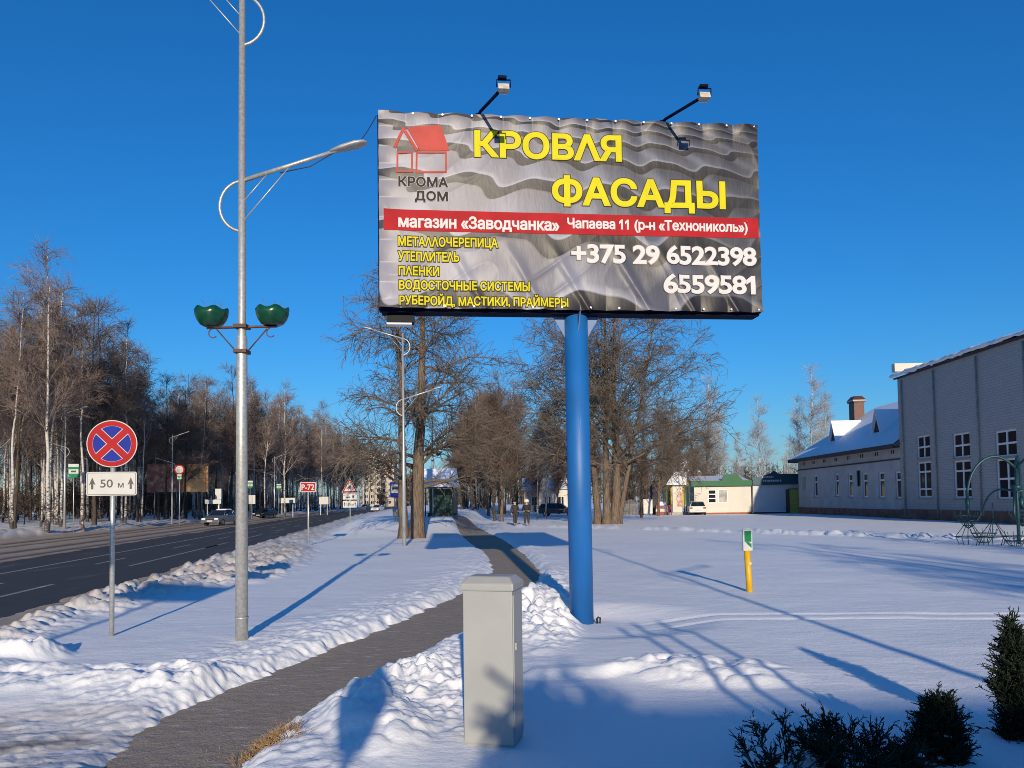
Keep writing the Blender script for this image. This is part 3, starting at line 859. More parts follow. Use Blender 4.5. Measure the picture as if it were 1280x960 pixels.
def banner_material():
    m, n = new_mat('printed banner', 0.40)
    o = n.obj()
    xyz = n.new('ShaderNodeSeparateXYZ'); n.put(xyz.inputs[0], o)
    x, z = xyz.outputs[0], xyz.outputs[2]
    # printed picture: rows of wavy metal roof tiles growing towards the lower edge
    zz = n.math('SUBTRACT', 3.0, z)                                     # 0 top .. 3 bottom
    zz = n.math('SUBTRACT', zz, n.math('MULTIPLY', x, 0.055))
    row = n.math('DIVIDE', n.math('LOGARITHM', n.math('ADD', n.math('MAXIMUM', zz, -0.1), 0.30), 2.718), 0.42)
    size = n.math('ADD', 0.55, n.math('MULTIPLY', zz, 0.50))             # wave length of a row
    ph = n.math('DIVIDE', n.math('ADD', x, n.math('MULTIPLY', zz, 0.75)), size)
    s1 = n.math('SINE', n.math('MULTIPLY', ph, 6.283))
    wave = n.math('MULTIPLY', n.math('ADD', s1, n.math('MULTIPLY', n.math('SINE', n.math('ADD', n.math('MULTIPLY', ph, 12.566), 1.2)), 0.34)), 0.145)
    row = n.math('ADD', row, wave)
    row = n.math('ADD', row, n.math('MULTIPLY', n.math('SUBTRACT', n.noise(o, 0.55, 1), 0.5), 0.35))
    fr = n.math('FRACT', row)
    tone = n.ramp(fr, [(0.0, (0.012, 0.011, 0.013)), (0.04, (0.07, 0.064, 0.068)), (0.14, (0.054, 0.060, 0.084)), (0.58, (0.108, 0.114, 0.152)), (0.68, (0.26, 0.27, 0.33)), (0.71, (0.030, 0.027, 0.028)), (0.97, (0.012, 0.011, 0.012))])
    up = n.math('LESS_THAN', fr, 0.70)
    crest = n.math('POWER', n.math('MULTIPLY', n.math('ADD', n.math('SINE', n.math('ADD', n.math('MULTIPLY', ph, 6.283), n.math('SUBTRACT', 2.4, n.math('MULTIPLY', fr, 2.2)))), 1.0), 0.5), 6.0)
    c = n.mix(n.math('MULTIPLY', n.math('MULTIPLY', crest, up), 0.32), tone, (0.34, 0.36, 0.46))
    lr = n.math('DIVIDE', n.math('ADD', x, 3.0), 6.0)                    # paler towards the left, darker towards the right
    lf = n.math('SUBTRACT', 1.0, n.math('MULTIPLY', lr, 1.45), clamp=True)
    c = n.mix(n.math('MULTIPLY', lf, n.math('ADD', 0.10, n.math('MULTIPLY', up, 0.42))), c, (0.42, 0.40, 0.46))
    c = n.mix(n.math('MULTIPLY', n.math('SUBTRACT', n.math('ADD', lr, n.math('MULTIPLY', n.noise(o, 0.7, 3), 0.4)), 0.73, clamp=True), 1.5, clamp=True), c, (0.020, 0.020, 0.028))
    n.put(n.b.inputs['Base Color'], c)
    n.b.inputs['Specular IOR Level'].default_value = 0.25
    h = n.math('ADD', n.noise(n.mapping(o, (3.0, 1, 1.0), (0, R(30), 0)), 2.4, 3, 0.55), n.math('MULTIPLY', n.noise(o, 5, 3), 0.35))
    n.bump(h, 0.15, 0.03)
    return m
M['banner'] = banner_material()
M['yellow_print'] = mat('yellow print', (0.60, 0.53, 0.014), 0.6, spec=0.12, var=0.05, scale=3)
M['white_print'] = mat('white print', (0.62, 0.60, 0.60), 0.6, spec=0.12)
M['red_print'] = mat('red print', (0.37, 0.012, 0.018), 0.6, spec=0.12, var=0.12, scale=3, color2=None)
M['grey_print'] = mat('grey print', (0.030, 0.027, 0.030), 0.6, spec=0.12)
M['dark_print'] = mat('dark outline print', (0.035, 0.03, 0.012), 0.6, spec=0.12)
M['pale_print'] = mat('pale outline print', (0.52, 0.47, 0.45), 0.6, spec=0.12)
M['salmon_print'] = mat('salmon print', (0.44, 0.075, 0.06), 0.6, spec=0.12, var=0.1, scale=3)

def glyphs(s, spacing=1.0):
    cu = bpy.data.curves.new('lettering', 'FONT')
    cu.body = s; cu.size = 1.0; cu.resolution_u = 5; cu.space_character = spacing
    o = bpy.data.objects.new('lettering', cu); COL.objects.link(o)
    dg = bpy.context.evaluated_depsgraph_get()
    flat = o.evaluated_get(dg).to_curve(dg)
    contours, bars = [], set()
    for sp in flat.splines:
        if sp.type == 'BEZIER':
            bp = sp.bezier_points; pts = []
            for i in range(len(bp)):
                p, q = bp[i], bp[(i + 1) % len(bp)]
                straight = (p.handle_right - p.co).length < 1e-5 and (q.handle_left - q.co).length < 1e-5
                pts += [p.co] if straight else interpolate_bezier(p.co, p.handle_right, q.handle_left, q.co, 6)[:-1]
        else: pts = [p.co for p in sp.points]
        c = [(p[0], p[1]) for p in pts]
        c = [p for i, p in enumerate(c) if math.hypot(p[0] - c[i - 1][0], p[1] - c[i - 1][1]) > 1e-4]
        if len(c) > 2:
            contours.append(np.array(c))
            if sp.type == 'BEZIER' and len(sp.bezier_points) == 4: bars.add(len(contours) - 1)
    if '1' in s:                                                        # the digit one gets its flag
        for i, c in enumerate(contours):
            if i in bars and abs(np.ptp(c[:, 1]) - 0.68) < 0.02 and abs(np.ptp(c[:, 0]) - 0.10) < 0.02 and c[:, 1].min() > -0.01:
                a, b, h = c[:, 0].min(), c[:, 0].max(), c[:, 1].max()
                q = np.array([(a, 0), (b, 0), (b, h), (a + 0.015, h), (a - 0.15, h - 0.15), (a - 0.15, h - 0.27), (a, h - 0.15)])
                area = (c[:, 0] * np.roll(c[:, 1], -1) - np.roll(c[:, 0], -1) * c[:, 1]).sum()
                contours[i] = q if area > 0 else q[::-1]
    o.to_curve_clear()
    allv = [Vector(p) for c in contours for p in c]
    ed, k = [], 0
    for c in contours:
        ed += [(k + i, k + (i + 1) % len(c)) for i in range(len(c))]; k += len(c)
    cv, _, cf, _, _, _ = delaunay_2d_cdt(allv, ed, [], 0, 1e-5)
    v = np.array([p[:] for p in cv])
    tri = np.array([q[:] for q in cf])
    cen = v[tri].mean(1)
    wind = np.zeros(len(tri), int)
    for c in contours:                                                   # nonzero winding joins overlapping strokes
        x0, y0 = c[:, 0], c[:, 1]; x1, y1 = np.roll(x0, -1), np.roll(y0, -1)
        for i in range(len(c)):
            side = (x1[i] - x0[i]) * (cen[:, 1] - y0[i]) - (cen[:, 0] - x0[i]) * (y1[i] - y0[i])
            wind += ((y0[i] <= cen[:, 1]) & (y1[i] > cen[:, 1]) & (side > 0)).astype(int) - ((y0[i] > cen[:, 1]) & (y1[i] <= cen[:, 1]) & (side < 0)).astype(int)
    f = []
    for q in tri[wind != 0]:
        p = v[q]; ar = (p[1][0] - p[0][0]) * (p[2][1] - p[0][1]) - (p[2][0] - p[0][0]) * (p[1][1] - p[0][1])
        if abs(ar) > 1e-9: f.append(tuple(int(i) for i in (q if ar > 0 else q[::-1])))
    used = sorted({i for q in f for i in q}); rn = {i: k for k, i in enumerate(used)}
    v = v[used]; f = [tuple(rn[i] for i in q) for q in f]
    und = {}
    for q in f:
        for i in range(len(q)): und[(q[i], q[(i + 1) % len(q)])] = 1
    step = {x: y for (x, y) in und if (y, x) not in und}
    loops = []
    while step:
        k, n = next(iter(step.items())); lp = [k]; del step[k]
        while n != lp[0] and n in step:
            lp.append(n); n = step.pop(n)
        if len(lp) > 2: loops.append(v[lp])
    bpy.data.objects.remove(o); bpy.data.curves.remove(cu)
    return v, f, loops
def ribbons(loops, w):
    """mitred strips of half width w along outlines"""
    vs, fs = [], []
    for p in loops:
        d = np.roll(p, -1, 0) - p
        ok = np.hypot(d[:, 0], d[:, 1]) > 1e-5
        p = p[ok]; d = (np.roll(p, -1, 0) - p); d /= np.maximum(np.hypot(d[:, 0], d[:, 1]), 1e-9)[:, None]
        n1 = np.stack([d[:, 1], -d[:, 0]], 1); n0 = np.roll(n1, 1, 0)
        m = n0 + n1; m /= np.maximum(np.hypot(m[:, 0], m[:, 1]), 1e-6)[:, None]
        m = m * (w / np.clip((m * n1).sum(1), 0.5, 1))[:, None]
        k, n = len(vs), len(p)
        vs += (p + m).tolist() + (p - m * 0.5).tolist()
        fs += [(k + i, k + (i + 1) % n, k + n + (i + 1) % n, k + n + i) for i in range(n)]
    return np.array(vs), fs
_cap = glyphs('Н')[0][:, 1].max()
def text_layers(s, x0, x1, base, cap, bold=0.02, outline=0.0, spacing=1.0):
    """filled letters, the strip that thickens them, the strip that outlines them; fitted between x0 and x1"""
    v, f, loops = glyphs(s, spacing)
    lo, hi = v[:, 0].min() - bold, v[:, 0].max() + bold
    sx, sz = (x1 - x0) / (hi - lo), cap / (_cap + 2 * bold)
    def put(q): return np.stack([x0 + (q[:, 0] - lo) * sx, base + (q[:, 1] + bold) * sz], 1)
    res = [(put(v), f)]
    for w in ([bold] if bold else []) + ([bold + outline] if outline else []):
        a, b = ribbons(loops, w); res.append((put(a), b))
    return res
def cut_grid(bm, step):
    for ax in (0, 2):
        c = [v.co[ax] for v in bm.verts]
        k = math.floor(min(c) / step) + 1
        while k * step < max(c):
            pc = Vector((0, 0, 0)); pc[ax] = k * step; no = Vector((0, 0, 0)); no[ax] = 1
            bmesh.ops.bisect_plane(bm, geom=bm.verts[:] + bm.edges[:] + bm.faces[:], plane_co=pc, plane_no=no, dist=1e-6)
            k += 1
def print_on_banner(name, layers, mats, parent, off=0.009):
    """flat shapes laid on the wrinkled banner; layer 0 lies on top"""
    bm = bmesh.new()
    for li, (v, f) in enumerate(layers):
        vs = [bm.verts.new((a, li, b)) for a, b in v]
        for q in f:
            try:
                fc = bm.faces.new([vs[i] for i in q]); fc.material_index = li
            except ValueError: pass
    cut_grid(bm, 0.06)
    co = np.array([v.co[:] for v in bm.verts])
    w = wrinkle(co[:, 0], co[:, 2])
    for v, a, li in zip(bm.verts, w, co[:, 1]): v.co.y = -(a + off - 0.0012 * li)
    for fc in bm.faces:
        fc.normal_update()
        if fc.normal.y > 0: fc.normal_flip()
        fc.smooth = True
    me = bpy.data.meshes.new(name); bm.to_mesh(me); bm.free()
    for m in mats: me.materials.append(m)
    o = bpy.data.objects.new(name, me); COL.objects.link(o); o.parent = parent
    return o

# panel box, pole, gussets
DEP = 0.32
MB().box((0, 0.03 + DEP / 2, bz + BH / 2), (BW - 0.02, DEP, BH - 0.01)).build('panel_box', M['navy_paint'], board, bevel=0.008)
mb = MB()
mb.box((0, 0.205, bz - 0.018), (BW - 0.03, 0.27, 0.032)); mb.box((0, 0.20, bz + BH + 0.004), (BW + 0.02, 0.32, 0.022))
for xx in (-BW / 2 - 0.02, BW / 2 + 0.02): mb.box((xx * 0.997, 0.21, bz + BH / 2), (0.026, 0.27, BH - 0.03))
mb.build('frame', M['navy_paint'], board)
mb = MB().tube([(0.06, 0.27, -0.3), (0.05, 0.27, bz - 0.034)], 0.185, 40)
mb.build('pole', M['blue_paint'], board)
for s in (-1, 1): MB().prism([(0.05 + s * 0.186, bz - 0.036), (0.05 + s * 0.37, bz - 0.036), (0.05 + s * 0.186, bz - 0.36)], 0.262, 0.278).build('gusset', M['pale_steel'], board)
MB().prism([(0.084, bz - 0.036), (-0.10, bz - 0.036), (0.084, bz - 0.30)], 0.042, 0.058, axis='x').build('gusset', M['pale_steel'], board)
jb = MB().box((-2.70, 0.28, bz - 0.115), (0.42, 0.22, 0.11)).build('junction_box', M['black_metal'], board, bevel=0.006)
MB().box((-2.72, 0.27, bz - 0.185), (0.38, 0.16, 0.028)).build('light_strip', M['white_paint'], jb)
MB().prism([(0.020, bz - 2.02), (0.027, bz - 2.02), (0.070, bz - 1.66), (0.066, bz - 1.66)], 0.084, 0.092).build('scratch_mark', M['pale_steel'], board)
mb = MB().tube([(0.30, 0.22, -0.3), (0.285, 0.20, 0.02), (0.30, 0.15, 0.05)], 0.015, 6).tube([(0.34, 0.22, -0.3), (0.335, 0.20, 0.04)], 0.013, 6)
mb.build('cable_stub', M['wire'], board)
# banner
gx, gz = np.meshgrid(np.linspace(-3, 3, 401), np.linspace(0, 3.02, 201))
bn = grid_mesh('banner', gx, -wrinkle(gx, gz), gz, M['banner'], parent=board)
bn.location = (0, 0, bz)
ey = MB()
for k in range(14):
    for zz in (0.035, BH - 0.035):
        xx = -2.93 + k * 5.86 / 13
        ey.tube([(xx, -0.048, zz), (xx, -0.020, zz)], 0.016, 8)
ey.build('eyelets', M['galv'], bn)
def rect(x0, z0, x1, z1): return (np.array([(x0, z0), (x1, z0), (x1, z1), (x0, z1)]), [(0, 1, 2, 3)])
xl, zt = on_board(476, 265); xr, zb = on_board(951, 293.5)
z_red1, z_red0 = (on_board(476, 265)[1] + on_board(951, 270)[1]) / 2, (on_board(476, 292)[1] + on_board(951, 294.5)[1]) / 2
print_on_banner('red_band', [rect(-2.93, z_red0, 2.97, z_red1)], [M['red_print']], bn, 0.006)
def line(s, u0, v0, u1, v1, cap_px, kind, bold=0.02, outline=0.03, spacing=1.0, off=0.010):
    (x0, z0), (x1, z1) = on_board(u0, v0), on_board(u1, v1)
    cap = on_board((u0 + u1) / 2, (v0 + v1) / 2 - cap_px)[1] - on_board((u0 + u1) / 2, (v0 + v1) / 2)[1]
    L = text_layers(s, x0, x1, (z0 + z1) / 2, cap, bold, outline, spacing)
    print_on_banner('lettering', L, ([M[kind[0]], M[kind[0]], M[kind[1]]] if len(L) == 3 else [M[k] for k in kind]), bn, off)
line('КРОВΛЯ', 593, 197.5, 777, 202, 33, ('yellow_print', 'dark_print'), 0.035, 0.020)
line('ФАСАДЫ', 690, 257.5, 907, 260.5, 35, ('yellow_print', 'dark_print'), 0.035, 0.020)
line('магазин «Заводчанка»', 498, 286, 699, 287.5, 15.5, ('white_print', 'salmon_print'), 0.030, 0.012, 0.98, 0.012)
line('Чапаева 11 (р-н «Технониколь»)', 709, 287.5, 934, 289, 13, ('white_print', 'salmon_print'), 0.030, 0.012, 0.98, 0.012)
line('МЕТАΛΛОЧЕРЕПИЦА', 498, 308.5, 622, 309.5, 12, ('yellow_print', 'dark_print'), 0.026, 0.075)
line('УТЕПΛИТЕΛЬ', 498, 327, 574, 327.5, 12, ('yellow_print', 'dark_print'), 0.026, 0.075)
line('ПΛЕНКИ', 498.5, 345, 549, 345.3, 11.5, ('yellow_print', 'dark_print'), 0.026, 0.075)
line('ВОДОСТОЧНЫЕ СИСТЕМЫ', 499, 363, 662, 364, 11.5, ('yellow_print', 'dark_print'), 0.026, 0.075)
line('РУБЕРОЙД, МАСТИКИ, ПРАЙМЕРЫ', 499.5, 382.5, 710, 383.8, 11.5, ('yellow_print', 'dark_print'), 0.026, 0.075)
line('+375 29 6522398', 714, 329.5, 945, 332, 24.5, ('white_print', 'sign_black'), 0.030, 0.030, 0.94)
line('6559581', 829, 367, 944, 368, 24.5, ('white_print', 'sign_black'), 0.030, 0.030, 0.94)
line('КРОМА', 498, 234, 560, 234, 12.5, ('grey_print', 'pale_print'), 0.036, 0.030, 1.05)
line('ДОМ', 518.5, 251.5, 560, 251.5, 12, ('grey_print', 'pale_print'), 0.036, 0.030, 1.05)
# the red house emblem
def bp(*pts): return np.array([on_board(u, v) for u, v in pts])
lay_v, lay_f = [], []
def shape(*pts):
    k = len(lay_v); lay_v.extend(bp(*pts).tolist()); lay_f.append(tuple(range(k, k + len(pts))))
def bar(a, b, w=2.2):
    (x0, y0), (x1, y1) = a, b
    l = math.hypot(x1 - x0, y1 - y0); nx, ny = -(y1 - y0) / l * w / 2, (x1 - x0) / l * w / 2
    shape((x0 + nx, y0 + ny), (x1 + nx, y1 + ny), (x1 - nx, y1 - ny), (x0 - nx, y0 - ny))
shape((508.5, 160), (551, 157), (562, 189), (525, 189))
bar((505, 160), (493, 185), 3.6); bar((506, 164), (521.5, 189), 3.6)
for a, b in (((496, 191), (516, 191)), ((497, 190), (496.5, 216)), ((496, 215), (516, 215)), ((515, 190), (515, 216)),
             ((520, 191), (558, 191)), ((521, 190), (520.5, 216)), ((520, 215.5), (558, 215.5)), ((557.5, 190), (557.5, 216))): bar(a, b)
print_on_banner('house_emblem', [(np.array(lay_v), lay_f)], [M['salmon_print']], bn, 0.0105)

# flood lamps on arms standing out from the top edge
def flood(x):
    arm = MB().tube([(x, 0.10, bz + BH + 0.04), (x + 0.02, -0.05, bz + BH + 0.03), (x + 0.27, -1.0, bz + BH - 0.12)], 0.024, 8)
    arm.box((x, 0.10, bz + BH + 0.042), (0.09, 0.14, 0.02))
    a = arm.build('lamp_arm', M['navy_paint'], board)
    h = MB()
    c = (x + 0.29, -1.02, bz + BH - 0.12)
    h.prism([(-0.06, -0.04), (0.02, -0.055), (0.06, -0.02), (0.045, 0.045), (-0.03, 0.05)], c[0] - 0.078, c[0] + 0.078, axis='x')
    h.v = [(a_, (b_ + c[1]) if True else b_, d_ + c[2]) for a_, b_, d_ in h.v]
    lh = h.build('floodlight', M['lamp_case'], a, bevel=0.006)
    MB().box((c[0], c[1] + 0.055, c[2] - 0.042), (0.12, 0.012, 0.04)).build('lens', M['lamp_glass'], lh)
    g = MB()
    g.tube([(c[0] - 0.096, c[1], c[2] + 0.01), (c[0] - 0.096, c[1] - 0.02, c[2] + 0.105), (c[0] + 0.096, c[1] - 0.02, c[2] + 0.105), (c[0] + 0.096, c[1], c[2] + 0.01)], 0.011, 6)
    g.box((c[0] - 0.02, c[1] - 0.03, c[2] + 0.125), (0.12, 0.08, 0.035))
    g.build('bracket', M['navy_paint'], lh)
M['lamp_case'] = mat('weathered lamp case', (0.50, 0.45, 0.38), 0.5, 0.1, var=0.2, scale=14)
for u in (598.5, 829.5): flood(on_board(u, 150)[0])

# ------------------------------------------------------------------ tall street lamps
def lamp_post(name, loc, label, pots, rz=0.0, group='tall galvanised street lamps'):
    root = empty(name, loc, rz, label, 'street lamp', group)
    mb = MB()
    mb.tube([(0, 0, -0.3), (0, 0, 4.0), (0, 0, 4.05), (0, 0, 8.85)], [0.083, 0.068, 0.052, 0.040], 18)
    mb.tube([(0, 0, 0.35), (0, 0, 0.37)], 0.088, 18)
    mb.build('post', M['galv'], root)
    for z0, s in ((6.10, 1), (8.62, -1)):
        a = MB()
        pts = [(s * (0.02 - 0.315 * math.sin(R(g))), 0, z0 - 0.34 + 0.34 * math.cos(R(g))) for g in range(180, -1, -12)]
        pts = [(-s * 0.0, 0, z0 - 0.68)] + pts[1:-1] + [(0, 0, z0)]
        a.tube(pts, 0.020, 8)
        a.tube([(0, 0, z0), (s * 1.28, 0, z0 + 0.40)], [0.030, 0.024], 10)
        ob = a.build('lamp_arm', M['galv'], root)
        b = MB()
        b.tube([(0, 0, z0 - 0.30), (s * 0.32, 0, z0 + 0.07)], 0.008, 6)
        b.tube([(0, 0, z0 - 0.56), (s * 0.62, 0, z0 + 0.17)], 0.008, 6)
        b.build('brace', M['galv'], ob)
        hd = MB()
        tilt = math.atan2(0.40, 1.28)
        sec = [(-0.05, 0.035, 0.030), (0.10, 0.075, 0.05), (0.30, 0.10, 0.055), (0.42, 0.075, 0.04), (0.46, 0.02, 0.015)]
        ring = []
        for d, w, h in sec:
            for k in range(12):
                g = 2 * math.pi * k / 12
                yy, zz = w * math.cos(g), h * math.sin(g) * (1.0 if math.sin(g) > 0 else 0.45)
                ring.append((s * (1.22 + d * math.cos(tilt) - zz * math.sin(tilt)), yy, z0 + 0.385 + d * math.sin(tilt) * 0.8 + zz))
        fs = [(i * 12 + k, i * 12 + (k + 1) % 12, (i + 1) * 12 + (k + 1) % 12, (i + 1) * 12 + k) for i in range(4) for k in range(12)]
        hd.add(ring, fs + [tuple(range(11, -1, -1)), tuple(range(48, 60))], 0, True)
        hd.build('lamp_head', M['galv_dull'], ob)
    if pots:
        pb = MB()
        pb.box((0, 0, 4.15), (0.17, 0.19, 0.045)); pb.box((0, 0, 3.82), (0.17, 0.19, 0.045))
        pb.tube([(-0.46, 0, 4.14), (0.46, 0, 4.15)], 0.017, 8)
        for s in (-1, 1):
            pb.tube([(s * 0.08, 0, 3.83), (s * 0.33, 0, 4.12)], 0.009, 6)
            pb.tube([(s * 0.38 + 0.055 * math.cos(R(g)), 0, 4.07 + 0.06 * math.sin(R(g))) for g in range(100, 330, 20)], 0.007, 6)
        pb.build('bracket', M['rust_black'], root)
        for s in (-1, 1):
            cx = s * 0.40
            pot = MB()
            def lip(r, z, g, i): return (r, 0.020 * math.cos(g * 6) * (1 if i in (5, 6) else 0.25 if i in (4, 7) else 0))
            pot.lathe([(0.0, 0.0), (0.105, 0.0), (0.145, 0.022), (0.185, 0.08), (0.207, 0.14), (0.216, 0.215), (0.208, 0.215), (0.195, 0.14)], 36, 0, (cx, 0, 4.165), lip)
            po = pot.build('flower_pot', M['green_pot'], root)
            sn = MB(); sn.lathe([(0.207, 0.194), (0.16, 0.206), (0.08, 0.216), (0.0, 0.218)], 20, 0, (cx, 0, 4.165))
            so = sn.build('snow_cover', M['snow_cap'], po)
            st = MB(); rg = random.Random(int(cx * 100))
            for k in range(5):
                a0, h = rg.uniform(0, 6.28), rg.uniform(0.08, 0.17)
                p = Vector((cx + 0.11 * math.cos(a0), 0.11 * math.sin(a0), 4.37))
                st.tube([p, p + Vector((0.01, 0, h * 0.6)), p + Vector((rg.uniform(-.05, .05), 0.01, h))], 0.003, 4)
            st.build('dry_stalks', M['twig'], po)
    return root
M['rust_black'] = mat('dark bracket with rust', (0.05, 0.03, 0.03), 0.6, 0.2, color2=(0.15, 0.05, 0.03), scale=9)
g = G(302, 807, 0.05); post_loc = (g.x, g.y, 0.05)
lamp_post('street_lamp', post_loc, 'nearest tall galvanised lamp post with two green flower pots, beside the sidewalk', True)
g = G(505.5, 685); lamp_post('street_lamp', (g.x, g.y, 0), 'lamp post without pots standing in front of the thick trunk under the billboard', False)
g = P(541.5, 651, 51); lamp_post('street_lamp', (g.x, g.y, hz(g.x, g.y) - 0.05), 'distant lamp post with two dark flower pots in front of the bus shelter', True)
# cable from the near lamp to the billboard
p0 = Vector(post_loc) + Vector((1.25, 0, 6.48)); p1 = bd @ Vector((-3.04, 0.1, bz + BH - 0.02))
pts = [p0 + (p1 - p0) * t + Vector((0, 0, -0.16 * math.sin(math.pi * t))) for t in np.linspace(0, 1, 13)]
pts = [Vector(post_loc) + Vector((0.5, 0, 6.2)), Vector(post_loc) + Vector((0.9, 0, 6.28))] + pts
o = MB().tube(pts, 0.007, 5).build('cable', M['wire'])
tag(o, 'thin black cable slung from the lamp arm to the billboard corner', 'cable')

# ------------------------------------------------------------------ the grey utility cabinet
g = G(609, 938, 0.08)
cab = empty('utility_cabinet', (g.x + 0.05, g.y + 0.12, 0.02), -R(14.5), 'plain light grey utility cabinet standing in the snow beside the sidewalk', 'utility cabinet')
M['cabinet'] = mat('light grey cabinet plastic', (0.325, 0.33, 0.325), 0.5, 0, var=0.06, scale=2.5, bump=0.05, bscale=120)
M['cabinet_dark'] = mat('cabinet plinth', (0.28, 0.28, 0.275), 0.6, 0, var=0.12, scale=6)
mb = MB().box((0, 0, 0.66), (0.37, 0.29, 1.10)).build('body', M['cabinet'], cab, bevel=0.006)
mb = MB().box((0, 0.005, 0.05), (0.36, 0.27, 0.24)).build('base', M['cabinet_dark'], cab, bevel=0.004)
lid = MB()
lid.add([(-0.20, -0.163, 1.20), (0.20, -0.163, 1.20), (0.20, 0.163, 1.20), (-0.20, 0.163, 1.20),
         (-0.20, -0.163, 1.252), (0.20, -0.163, 1.252), (0.20, 0.163, 1.252), (-0.20, 0.163, 1.252),
         (-0.155, -0.10, 1.302), (0.155, -0.10, 1.302), (0.155, 0.10, 1.302), (-0.155, 0.10, 1.302)],
        [(3, 2, 1, 0), (0, 1, 5, 4), (1, 2, 6, 5), (2, 3, 7, 6), (3, 0, 4, 7), (4, 5, 9, 8), (5, 6, 10, 9), (6, 7, 11, 10), (7, 4, 8, 11), (8, 9, 10, 11)])
lid.build('lid', M['cabinet'], cab, bevel=0.012)
MB().box((0.188, -0.005, 0.66), (0.010, 0.25, 1.02)).build('door', M['cabinet'], cab, bevel=0.003)
MB().box((0.196, -0.09, 0.80), (0.012, 0.022, 0.05)).build('lock', M['galv'], cab, bevel=0.002)

# ------------------------------------------------------------------ gas marker post
g = G(935.5, 740, 0.10)
mk = empty('marker_post', (g.x, g.y, 0.08), R(12), 'short yellow marker post with a green and white plate in the open snow', 'marker post')
MB().tube([(0.035, 0, -0.2), (-0.005, 0, 0.80)], 0.058, 16).build('post', M['yellow_paint'], mk)
MB().tube([(0.0185, 0, 0.53), (0.0165, 0, 0.575)], 0.0595, 16).build('warning_band', M['band'] if 'band' in M else mat('red white band', (0.70, 0.25, 0.2), 0.5, color2=(0.75, 0.7, 0.66), scale=14), mk)
mb = MB().box((-0.012, -0.03, 0.99), (0.19, 0.05, 0.40)).build('plate', M['sign_white'], mk, bevel=0.012)
sg = MB()
sg.poly([(-0.082, 0.96), (0.058, 0.96), (0.058, 1.165), (-0.082, 1.165)], -0.0575, 0)
sg.poly([(0.02, 0.93), (0.058, 0.93), (0.058, 0.845), (-0.01, 0.90), (-0.06, 0.955), (0.02, 0.955)], -0.0575, 0)
sg.build('print', M['sign_green'], mb)

# ------------------------------------------------------------------ buildings
def brick_mat(name, c1, c2, mortar, scale=1.0):
    m, n = new_mat(name, 0.85)
    o = n.obj()
    xyz = n.new('ShaderNodeSeparateXYZ'); n.put(xyz.inputs[0], o)
    cmb = n.new('ShaderNodeCombineXYZ')
    n.put(cmb.inputs[0], n.math('ADD', xyz.outputs[0], xyz.outputs[1])); n.put(cmb.inputs[1], xyz.outputs[2])
    b = n.new('ShaderNodeTexBrick')
    n.put(b.inputs['Vector'], cmb.outputs[0])
    b.inputs['Scale'].default_value = 1.0
    b.inputs['Brick Width'].default_value = 0.52 * scale; b.inputs['Row Height'].default_value = 0.17 * scale
    b.inputs['Mortar Size'].default_value = 0.016 * scale
    b.inputs['Color1'].default_value = (*c1, 1); b.inputs['Color2'].default_value = (*c2, 1); b.inputs['Mortar'].default_value = (*mortar, 1)
    f = n.noise(o, 0.5, 4)
    st = n.noise(n.mapping(o, (1.0, 1.0, 0.15)), 1.6, 4)
    k = n.math('ADD', n.math('MULTIPLY', f, 0.35), n.math('MULTIPLY', st, 0.35))
    n.put(n.b.inputs['Base Color'], n.mix(n.math('MULTIPLY', k, 0.55), b.outputs['Color'], tuple(c * 0.45 for c in c1)))
    n.bump(n.math('SUBTRACT', 1.0, b.outputs['Fac']), 0.4, 0.02)
    return m
M['white_brick'] = brick_mat('grey white silicate brick', (0.44, 0.43, 0.42), (0.40, 0.39, 0.385), (0.30, 0.295, 0.29))
M['plaster'] = mat('grey plaster wall', (0.44, 0.43, 0.42), 0.9, 0, var=0.10, scale=0.9, bump=0.1, bscale=8)
M['plinth'] = mat('red brown plinth', (0.22, 0.10, 0.07), 0.9, 0, var=0.30, scale=1.5)
M['fascia'] = mat('dark brown fascia', (0.035, 0.028, 0.028), 0.7, 0, var=0.2)
M['roof_metal'] = mat('brown metal sheet', (0.10, 0.045, 0.035), 0.5, 0.2, var=0.2)
M['snow_roof'] = mat('roof snow', (0.84, 0.86, 0.90), 0.6, 0, bump=0.6, bscale=1.2)
M['frame_white'] = mat('white window frame', (0.72, 0.72, 0.71), 0.5)
M['concrete'] = mat('concrete', (0.30, 0.29, 0.27), 0.9, 0, var=0.2, scale=2, bump=0.3, bscale=12)
M['green_sheet'] = mat('green profiled sheet', (0.003, 0.095, 0.033), 0.6, 0.0, var=0.1, scale=4)
M['cream_panel'] = mat('cream sandwich panel', (0.54, 0.51, 0.45), 0.55, 0, var=0.05, scale=1)
M['teal_sheet'] = mat('dark teal sheet', (0.01, 0.05, 0.085), 0.5, 0.1, var=0.1)
M['blue_panel'] = mat('pale panel wall', (0.50, 0.52, 0.54), 0.55, 0, var=0.05, scale=1)
M['yellow_panel'] = mat('yellow green panel', (0.40, 0.33, 0.06), 0.6, 0, var=0.15, scale=3)

